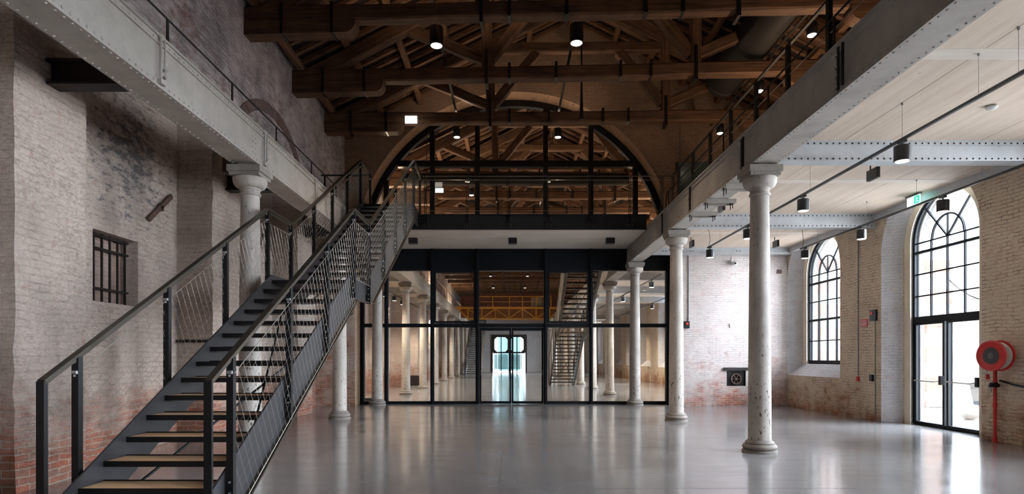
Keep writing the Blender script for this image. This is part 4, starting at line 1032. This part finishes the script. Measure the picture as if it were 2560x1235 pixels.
# running figure and arrow marks, white on green
fg = MB(); cx, cz = -0.105, -0.13
for xx in (-0.0095, 0.0082):
    fg.cyl((xx, cx+0.008, cz+0.052), (xx+0.0012, cx+0.008, cz+0.052), 0.012, 10)
    for a, b in (((cx+0.004, cz+0.038), (cx-0.008, cz-0.008)), ((cx, cz+0.03), (cx-0.035, cz+0.02)), ((cx, cz+0.03), (cx+0.03, cz+0.01)), ((cx-0.008, cz-0.008), (cx+0.02, cz-0.03)), ((cx+0.02, cz-0.03), (cx+0.012, cz-0.062)), ((cx-0.008, cz-0.008), (cx-0.03, cz-0.04)), ((cx-0.03, cz-0.04), (cx-0.055, cz-0.045))):
        fg.bar((xx+0.0006, a[0], a[1]), (xx+0.0006, b[0], b[1]), 0.0012, 0.012, (0, 0.7, 0.7))
fg.build('figure', M_signw, t)
LAST = [None]
def speaker_box(x, y, z, lab, g='ceiling loudspeakers', s=(0.125, 0.1, 0.085)):
    t = thing('loudspeaker', lab, 'loudspeaker', (x, y, z), 0, g); LAST[0] = t
    MB().box(-s[0], s[0], -s[1], s[1], -2*s[2], 0).build('cabinet', M_fix, t)
    MB().box(-s[0]+0.012, s[0]-0.012, -s[1]-0.004, -s[1]-0.0005, -2*s[2]+0.012, -0.012).build('grille', M_irond, t)
for x, lab in ((-2.86, 'left of three, beside the staircase'), (0.09, 'middle of three, above the double door'), (2.98, 'right of three, near the girder')):
    speaker_box(x, 17.8, ZS, 'black box speaker on the underside of the bridge, '+lab, 'speakers under the bridge')
for x, y, lab in ((6.35, 10.48, 'nearest the big spotlight'), (4.52, 12.8, 'beside the right girder'), (7.5, 16.9, 'right of the near column'), (5.13, 16.9, 'beside the second column')):
    speaker_box(x, y, 4.8, 'black box speaker under the right aisle ceiling, '+lab, s=(0.03, 0.15, 0.09))
    MB().cyl((0, 0.08, 0), (0, 0.08, 0.12), 0.012, 8).build('stem', M_fix, COL.objects[-3] if False else LAST[0])
speaker_box(5.9, 16.3, 7.1, 'black box speaker hung above the mezzanine glass panel', 'upper speakers', (0.13, 0.1, 0.12))
speaker_box(4.75, 16.75, 6.95, 'black box speaker above the far end of the mezzanine railing', 'upper speakers', (0.1, 0.1, 0.1))
MB().cyl((0, 0, 0), (0, 0, 1.5), 0.006, 6).build('hanger', M_fix, bpy.data.objects['loudspeaker.007'])
MB().cyl((0, 0, 0), (0, 0, 1.5), 0.006, 6).build('hanger', M_fix, bpy.data.objects['loudspeaker.008'])
t = thing('smoke_detector', 'small white smoke detector on the timber ceiling at upper right', 'smoke detector', (6.54, 8.14, ZC))
MB().lathe([(0.05, 0), (0.07, -0.01), (0.07, -0.03), (0.04, -0.05), (0.02, -0.055)][::-1], n=24).build('housing', M_white, t, True)
t = thing('security_camera', 'white dome camera high on the pale brick end wall', 'camera', (6.98, 18.85, 4.5))
MB().cyl((0, -0.01, 0.2), (0, -0.01, 0.05), 0.012, 8).box(-0.05, 0.05, -0.06, 0, -0.06, 0.06).build('bracket', M_white, t)
MB().lathe([(0.02, -0.02), (0.07, -0.01), (0.085, 0.03), (0.08, 0.08), (0.03, 0.11)], c=(0.05, -0.1, -0.08), n=20).build('dome', M_white, t, True)
MB().cyl((0.05, -0.19, -0.05), (0.05, -0.16, -0.05), 0.03, 12).build('lens', M_fix, t)
# niche with wheel in the end wall
t = thing('wall_niche', 'square hole with an old pulley wheel low in the pale brick wall', 'niche', (7.12, 18.85, 0.62))
MB().box(-0.30, 0.30, 0.04, 0.05, 0, 0.48).box(-0.30, -0.288, 0.0, 0.04, 0, 0.48).box(0.288, 0.30, 0.0, 0.04, 0, 0.48).build('lining', M_fix, t)
mb = MB(); 
for r in (0.17,):
    mb.strip([(r*0.8*math.cos(2*PI*i/24), 0.22+r*0.8*math.sin(2*PI*i/24)) for i in range(25)], [(r*math.cos(2*PI*i/24), 0.22+r*math.sin(2*PI*i/24)) for i in range(25)], lambda u, v, d: (u, d, v), 0.0, 0.035)
for k in range(6): a = PI*k/3; mb.bar((0, 0.018, 0.22), (0.15*math.cos(a), 0.018, 0.22+0.15*math.sin(a)), 0.02, 0.02)
mb.cyl((0, -0.01, 0.22), (0, 0.04, 0.22), 0.035, 10); mb.build('pulley_wheel', M_rust, t)
MB().box(-0.4, 0.4, -0.05, 0.03, 0.49, 0.58).build('lintel', M_irond, t)
def call_box(name, loc, face, lab, cat='alarm box'):
    t = thing(name, lab, cat, loc)
    if face == 'x': MB().box(-0.09, 0, -0.09, 0.09, -0.13, 0.13).build('case', M_fix, t); MB().cyl((-0.105, 0, 0.05), (-0.09, 0, 0.05), 0.045, 14).build('button', M_red, t)
    else: MB().box(-0.11, 0.11, -0.09, 0, -0.11, 0.11).build('case', M_fix, t); MB().box(0.0, 0.07, -0.1, -0.09, 0.0, 0.07).build('button', M_red, t)
    return t
call_box('alarm_box', (5.52, 18.85, 2.54), 'y', 'black alarm box with red button beside the second right column')
call_box('alarm_box', (8.73, 14.32, 2.52), 'x', 'black alarm box with round red button between the two arched windows')
def conduit(pts, r, lab, mat=M_greyp, name='conduit'):
    t = thing(name, lab, 'conduit', pts[0]); o = Vector(pts[0])
    MB().path([tuple(Vector(p)-o) for p in pts], r, 8).build('pipe', mat, t)
    mb = MB()
    for a, b in zip(pts, pts[1:]):
        if abs(a[2]-b[2]) > 1:
            for k in range(1, 4): z = a[2]+(b[2]-a[2])*k/4; mb.box(a[0]-o.x-r*1.5, a[0]-o.x+r*1.5, a[1]-o.y-r*1.5, a[1]-o.y+r*1.5, z-o.z-0.01, z-o.z+0.01)
    if mb.v: mb.build('clip', mat, t)
conduit([(5.62, 18.835, 2.65), (5.62, 18.835, 4.7)], 0.012, 'thin vertical conduit above the alarm box beside the second right column')
conduit([(8.715, 15.0, 1.05), (8.715, 15.0, 4.75)], 0.011, 'thin vertical conduit with red box between the two arched windows')
conduit([(8.715, 14.3, 0.02), (8.715, 14.3, 2.39)], 0.012, 'vertical conduit from the floor to the alarm box between the windows')
t = thing('junction_box', 'small red box at the foot of the thin conduit on the right wall', 'junction box', (8.73, 15.0, 0.98)); MB().box(-0.05, 0, -0.04, 0.04, -0.06, 0.06).build('case', M_red, t)
t = thing('junction_box', 'small black box on the conduit below the alarm box', 'junction box', (8.73, 14.42, 1.02)); MB().box(-0.06, 0, -0.05, 0.05, -0.08, 0.08).build('case', M_fix, t)
# red notice plate
t = thing('notice_plate', 'small red notice plate with white lines left of the alarm box', 'sign', (8.725, 14.75, 2.36)); MB().box(-0.012, 0, -0.13, 0.13, -0.09, 0.09).build('plate', M_red, t)
mb = MB(); rr = random.Random(3)
for z in (0.045, 0.0, -0.045):
    y = 0.115
    while y > -0.10:
        wdt = rr.uniform(0.012, 0.03); mb.box(-0.0135, -0.0122, y-wdt, y, z-0.012, z+0.012); y -= wdt+0.008
mb.build('lettering', M_white, t)
for i, (x, z) in enumerate([(8.47, 4.21), (6.95, 2.53)]):
    t = thing('wall_socket', ['dark square vent high on the end wall by the corner', 'small pale box on the pale brick end wall'][i], 'vent' if i == 0 else 'wall box', (x, 18.85, z))
    MB().box(-0.07 if i == 0 else -0.035, 0.07 if i == 0 else 0.035, -0.02, 0, -0.06, 0.06).build('case', M_rust if i == 0 else M_white, t)

# hose reel
HRX, HRY, HRZ = 8.46, 10.45, 1.54
ax = Vector((-0.98, -0.2, 0)).normalized()
t = thing('hose_reel', 'red fire hose reel with white hose mounted on the right wall', 'hose reel', (HRX, HRY, HRZ), math.atan2(ax.y, ax.x))
# local +X points out of the drum
MB().lathe([(0.0005, 0.095), (0.13, 0.095), (0.15, 0.085), (0.235, 0.08), (0.25, 0.095), (0.265, 0.1), (0.27, 0.09), (0.265, 0.075)][::-1], n=48, axis='x').build('front_disc', M_red, t, True)
MB().lathe([(0.001, 0.102), (0.03, 0.104), (0.138, 0.1), (0.146, 0.097)][::-1], n=36, axis='x').build('hub_cover', flat('hub_dark', (66, 62, 64), 0.5), t, True)
MB().lathe([(0.04, 0.106), (0.044, 0.108), (0.05, 0.106)], n=24, axis='x').build('hub_ring', M_greyp, t)
hp = []
for k in range(6):
    c = -0.075+0.026*k
    hp += [(0.22+0.016*math.sin(PI*i/5), c-0.013+0.026*i/5) for i in range(6)]
MB().lathe(hp, n=40, axis='x').build('hose_coil', M_hose, t, True)
MB().lathe([(0.1, -0.11), (0.262, -0.11), (0.27, -0.1), (0.262, -0.092), (0.1, -0.09)], n=48, axis='x').build('back_disc', M_red, t, True)
MB().box(-0.26, -0.11, -0.03, 0.03, -0.03, 0.03).build('bracket', M_red, t)
MB().path([(-0.05, -0.235, 0.05), (-0.06, -0.25, -0.1), (-0.07, -0.235, -0.25), (-0.08, -0.21, -0.34)], 0.017, 8).build('hose_tail', M_hose, t)
MB().cyl((-0.08, -0.21, -0.33), (-0.085, -0.205, -0.42), 0.03, 10).build('nozzle', M_red, t)
t = thing('fire_pipe', 'red standpipe rising from the floor to the hose reel', 'pipe', (8.64, 10.68, 0))
MB().cyl((0, 0, 0.0), (0, 0, 1.42), 0.03, 14).cyl((0, 0, 0.0), (0, 0, 0.08), 0.04, 14).cyl((0, 0, 0.62), (0, 0, 0.7), 0.036, 14).cyl((0, 0, 1.0), (0, 0, 1.1), 0.036, 14).path([(0, 0, 1.42), (-0.03, -0.03, 1.5), (-0.09, -0.08, 1.52)], 0.028, 10).build('pipe', M_red, t, True)
mb = MB().cyl((-0.02, -0.05, 1.02), (-0.02, 0.05, 1.02), 0.05, 12).cyl((-0.1, 0, 1.0), (-0.04, 0, 1.0), 0.028, 10).box(-0.02, 0.07, -0.02, 0.02, 0.98, 1.04); mb.build('valve', M_fix, t)
MB().lathe([(0.05, 0), (0.055, 0.01), (0.05, 0.02)], c=(-0.11, 0.0, 0.93), n=16, axis='x').build('gauge', M_wire, t)
mb = MB().path([(0.05, -0.05, 1.1), (0.06, -0.3, 1.04), (0.06, -0.6, 1.0), (0.06, -0.9, 1.02)], 0.018, 8); mb.build('side_pipe', M_fix, t)

# ------------------------------------------------------------------ yellow travelling crane beyond the glass
YC = 46.3; t = thing('bridge_crane', 'yellow travelling crane bridge spanning the far hall', 'crane', (0, YC, 5.17))
mb = MB().box(-4.0, 3.85, -0.1, 0.1, 0.12, 0.26).box(-3.2, 3.1, -0.1, 0.1, -0.71, -0.6)
mb.bar((-4.0, 0, 0.15), (-3.2, 0, -0.65), 0.12, 0.1).bar((3.85, 0, 0.15), (3.1, 0, -0.65), 0.12, 0.1)
xs = [-3.2+6.3*i/6 for i in range(7)]
for i, x in enumerate(xs):
    mb.box(x-0.04, x+0.04, -0.06, 0.06, -0.62, 0.13)
    if i < 6: mb.bar((x, -0.03, -0.62 if i % 2 else 0.12), (xs[i+1], -0.03, 0.12 if i % 2 else -0.62), 0.07, 0.07)
mb.build('lattice_girder', M_yellow, t)
MB().box(-3.8, 3.7, 0.5, 0.56, -0.55, 0.22).build('rear_girder', M_yellowd, t)
MB().box(-3.8, 3.7, 0.0, 0.9, 0.26, 0.29).build('walkway', M_yellowd, t)
mb = MB().box(-2.6, 3.2, 0, 0.04, 1.05, 1.10).box(-2.6, 3.2, 0, 0.03, 0.66, 0.69)
for x in (-2.6, -1.3, 0.0, 1.0, 2.1, 3.2): mb.box(x-0.03, x+0.03, 0, 0.05, 0.29, 1.1)
mb.build('railing', M_yellow, t)
MB().box(1.7, 2.5, 0.1, 0.5, 0.3, 1.0).build('control_cabinet', M_greyp, t)
for s, x in ((-1, -4.13), (1, 3.98)): MB().box(x-0.14, x+0.14, -0.4, 1.2, 0.0, 0.3).build('end_carriage', M_yellow, t)

# walkway guards on the girders beyond the glass
for x, lab in ((-4.33, 'left'), (4.18, 'right')):
    t = thing('walkway_guard', 'thin iron railing on the %s girder beyond the glass' % lab, 'railing', (x, 20.5, 5.46 if abs(x) > 5 else 5.15))
    mb = MB().box(-0.012, 0.012, 0, 40, 1.0, 1.03).box(-0.008, 0.008, 0, 40, 0.5, 0.52); mb.build('rails', M_rust, t)
    p0 = MB().box(-0.015, 0.015, -0.015, 0.015, 0, 1.0).build('post', M_rust, t)
    for k in range(1, 32):
        p = p0.copy(); COL.objects.link(p); p.parent = t; p.location = (0, 1.25*k, 0)

# far door
t = bpy.data.objects.new('door_2', None); COL.objects.link(t); t.location = (-0.06, YF, 0); t['kind'] = 'structure'; t['label'] = 'far glazed double door with round-cornered upper lights'
mb = MB().box(-1.9, -1.72, -0.1, 0.1, 0, 4.0).box(1.72, 1.9, -0.1, 0.1, 0, 4.0).box(-1.72, 1.72, -0.1, 0.1, 3.82, 4.0); mb.build('door_frame', M_black, t)
mb = MB()
for x in (-0.85, 0.0, 0.85): mb.box(x-0.05, x+0.05, -0.03, 0.03, 0, 3.82)
mb.box(-1.72, 1.72, -0.03, 0.03, 2.0, 2.08); mb.build('glazing_bars', M_black, t)
def octa(cx, cz, w_, h_, c): return [(cx-w_+c, cz-h_), (cx+w_-c, cz-h_), (cx+w_, cz-h_+c), (cx+w_, cz+h_-c), (cx+w_-c, cz+h_), (cx-w_+c, cz+h_), (cx-w_, cz+h_-c), (cx-w_, cz-h_+c)]
def rect8(cx, cz, w_, h_, c): return [(cx-w_+c, cz-h_), (cx+w_-c, cz-h_), (cx+w_, cz-h_), (cx+w_, cz+h_), (cx+w_-c, cz+h_), (cx-w_+c, cz+h_), (cx-w_, cz+h_), (cx-w_, cz-h_)]
mb = MB()
for cx in (-0.86, 0.86):
    a = octa(cx, 2.95, 0.7, 0.78, 0.25); b = octa(cx, 2.95, 0.86, 0.87, 0.02)
    mb.strip(a+[a[0]], b+[b[0]], PY, -0.02, 0.02)
mb.build('upper_panel', M_black, t)
MB().box(-1.6, -0.1, 0.1, 0.12, 0.3, 1.9).box(0.1, 1.35, 0.1, 0.12, 0.3, 1.9).build('lower_pane', M_frost, t)
MB().box(-1.2, 1.2, -0.005, 0.005, 0.1, 3.8).build('pane', M_glassf, t)
for s in (-1, 1): MB().box(min(s*1.21, s*1.7), max(s*1.21, s*1.7), -0.005, 0.005, 0.1, 3.8).build('pane', M_glasss, t)
t = thing('dark_partition', 'dark low counter in the left aisle beyond the glass', 'counter', (-5.1, 33.0, 0)); MB().box(-0.5, 0.4, -0.4, 0.4, 0.0, 0.5).box(-0.55, 0.45, -0.45, 0.45, 0.5, 0.55).build('body', M_fix, t)
t = thing('floor_box', 'low black box on the floor behind the leftmost glass pane', 'box', (-4.72, 20.6, 0)); MB().box(-0.45, 0.25, -0.1, 0.1, 0.0, 0.12).box(-0.46, 0.26, -0.11, 0.11, 0.12, 0.13).build('body', M_fix, t)

# ------------------------------------------------------------------ outside, seen through the windows
M_gr = flat('pale_ground', (200, 198, 194), 0.9, 0, 0.2, 0.08, 1)
mb = MB().box(XR+0.72, 60, -25, 70, -0.25, -0.02); struct('ground_outside', mb, M_gr, 'pale paving outside the windows')
M_bout = brick_mat('outside_brick', (224, 170, 150), (214, 166, 148), (230, 220, 212), (230, 184, 164), (220, 176, 158), cover=0.3, relief=0.3)
M_wout = flat('outside_white_stone', (226, 224, 220), 0.8, 0, 0.2, 0.04)
t = thing('banded_pier', 'brick pier with white stone bands outside the glass door', 'pier', (13.2, 18.8, 0))
mb = MB(); wb = MB()
for k in range(5): mb.box(-0.4, 0.4, -0.4, 0.4, 0.9*k+0.45, 0.9*k+0.9); wb.box(-0.42, 0.42, -0.42, 0.42, 0.9*k, 0.9*k+0.45)
mb.build('brick_courses', M_bout, t); wb.build('stone_bands', M_wout, t)
t = thing('banded_pier', 'brick pier with white stone bands outside the far arched window', 'pier', (12.6, 23.9, 0))
mb = MB(); wb = MB()
for k in range(6): mb.box(-0.4, 0.4, -0.4, 0.4, 0.9*k+0.45, 0.9*k+0.9); wb.box(-0.42, 0.42, -0.42, 0.42, 0.9*k, 0.9*k+0.45)
mb.build('brick_courses', M_bout, t); wb.build('stone_bands', M_wout, t)
t = thing('site_container', 'blue container outside behind the far arched window', 'container', (15.5, 27.5, 0))
mb = MB().box(-1.2, 1.8, -2, 2, 0, 2.9)
for k in range(12): mb.box(-1.2+0.25*k, -1.1+0.25*k, -2.05, -2.0, 0.1, 2.8)
mb.build('body', flat('container_blue', (92, 132, 170), 0.6, 0, 0.3, 0.08), t)
t = thing('skip_container', 'grey skip on the paving outside the glass door', 'skip', (13.3, 15.6, 0))
MB().prism([(-0.9, 0), (0.9, 0), (1.1, 0.75), (-1.1, 0.75)], lambda u, v, d: (d, u, v), -0.5, 0.5).box(-0.55, 0.55, -1.15, 1.15, 0.75, 0.8).build('body', flat('skip_grey', (130, 140, 150), 0.6, 0, 0.3, 0.1), t)
rr = random.Random(11)
for k in range(7):
    x, y = 11.3+0.62*(k % 3), 13.5+0.62*(k//3); r = rr.uniform(0.2, 0.26)
    mb = MB(); prof = [(r*math.sin(PI*i/6)*(1+rr.uniform(-.1, .1))+0.01, r*0.8*(1-math.cos(PI*i/6))) for i in range(7)]
    mb.lathe(prof, n=10); mb.v = [(a+rr.uniform(-.02, .02), b+rr.uniform(-.02, .02), max(0, c)) for a, b, c in mb.v]
    o = mb.build('rubble_sack', M_wout, smooth=True); o.location = (x, y, -0.02)
    tag(o, 'white rubble sack in the heap outside the glass door', 'sack', 'white sacks heaped outside the door')
t = thing('barrier_post', 'red and white barrier outside at the right edge of the glass door', 'barrier', (10.9, 12.35, 0))
mb = MB(); wb = MB()
for k in range(8): (mb if k % 2 else wb).cyl((0, 0, 0.15*k-0.02), (0, 0, 0.15*k+0.13), 0.05, 12)
mb.build('red_bands', M_red, t); wb.build('white_bands', M_wout, t)
t = thing('hanging_cable', 'dark cable sagging outside across the tall arched window', 'cable', (9.75, 13.35, 2.7))
pts = [(0, -2.2*i/14, 0.62*((i/14-0.62)/0.62)**2*1.0-0.05) for i in range(15)]
MB().path(pts, 0.018, 6).build('cable', M_greyp, t)
# opposite facade far off
mb = MB().box(30, 31, -10, 60, -0.02, 3.2); struct('wall_outside', mb, M_wout, 'pale boundary wall far outside')
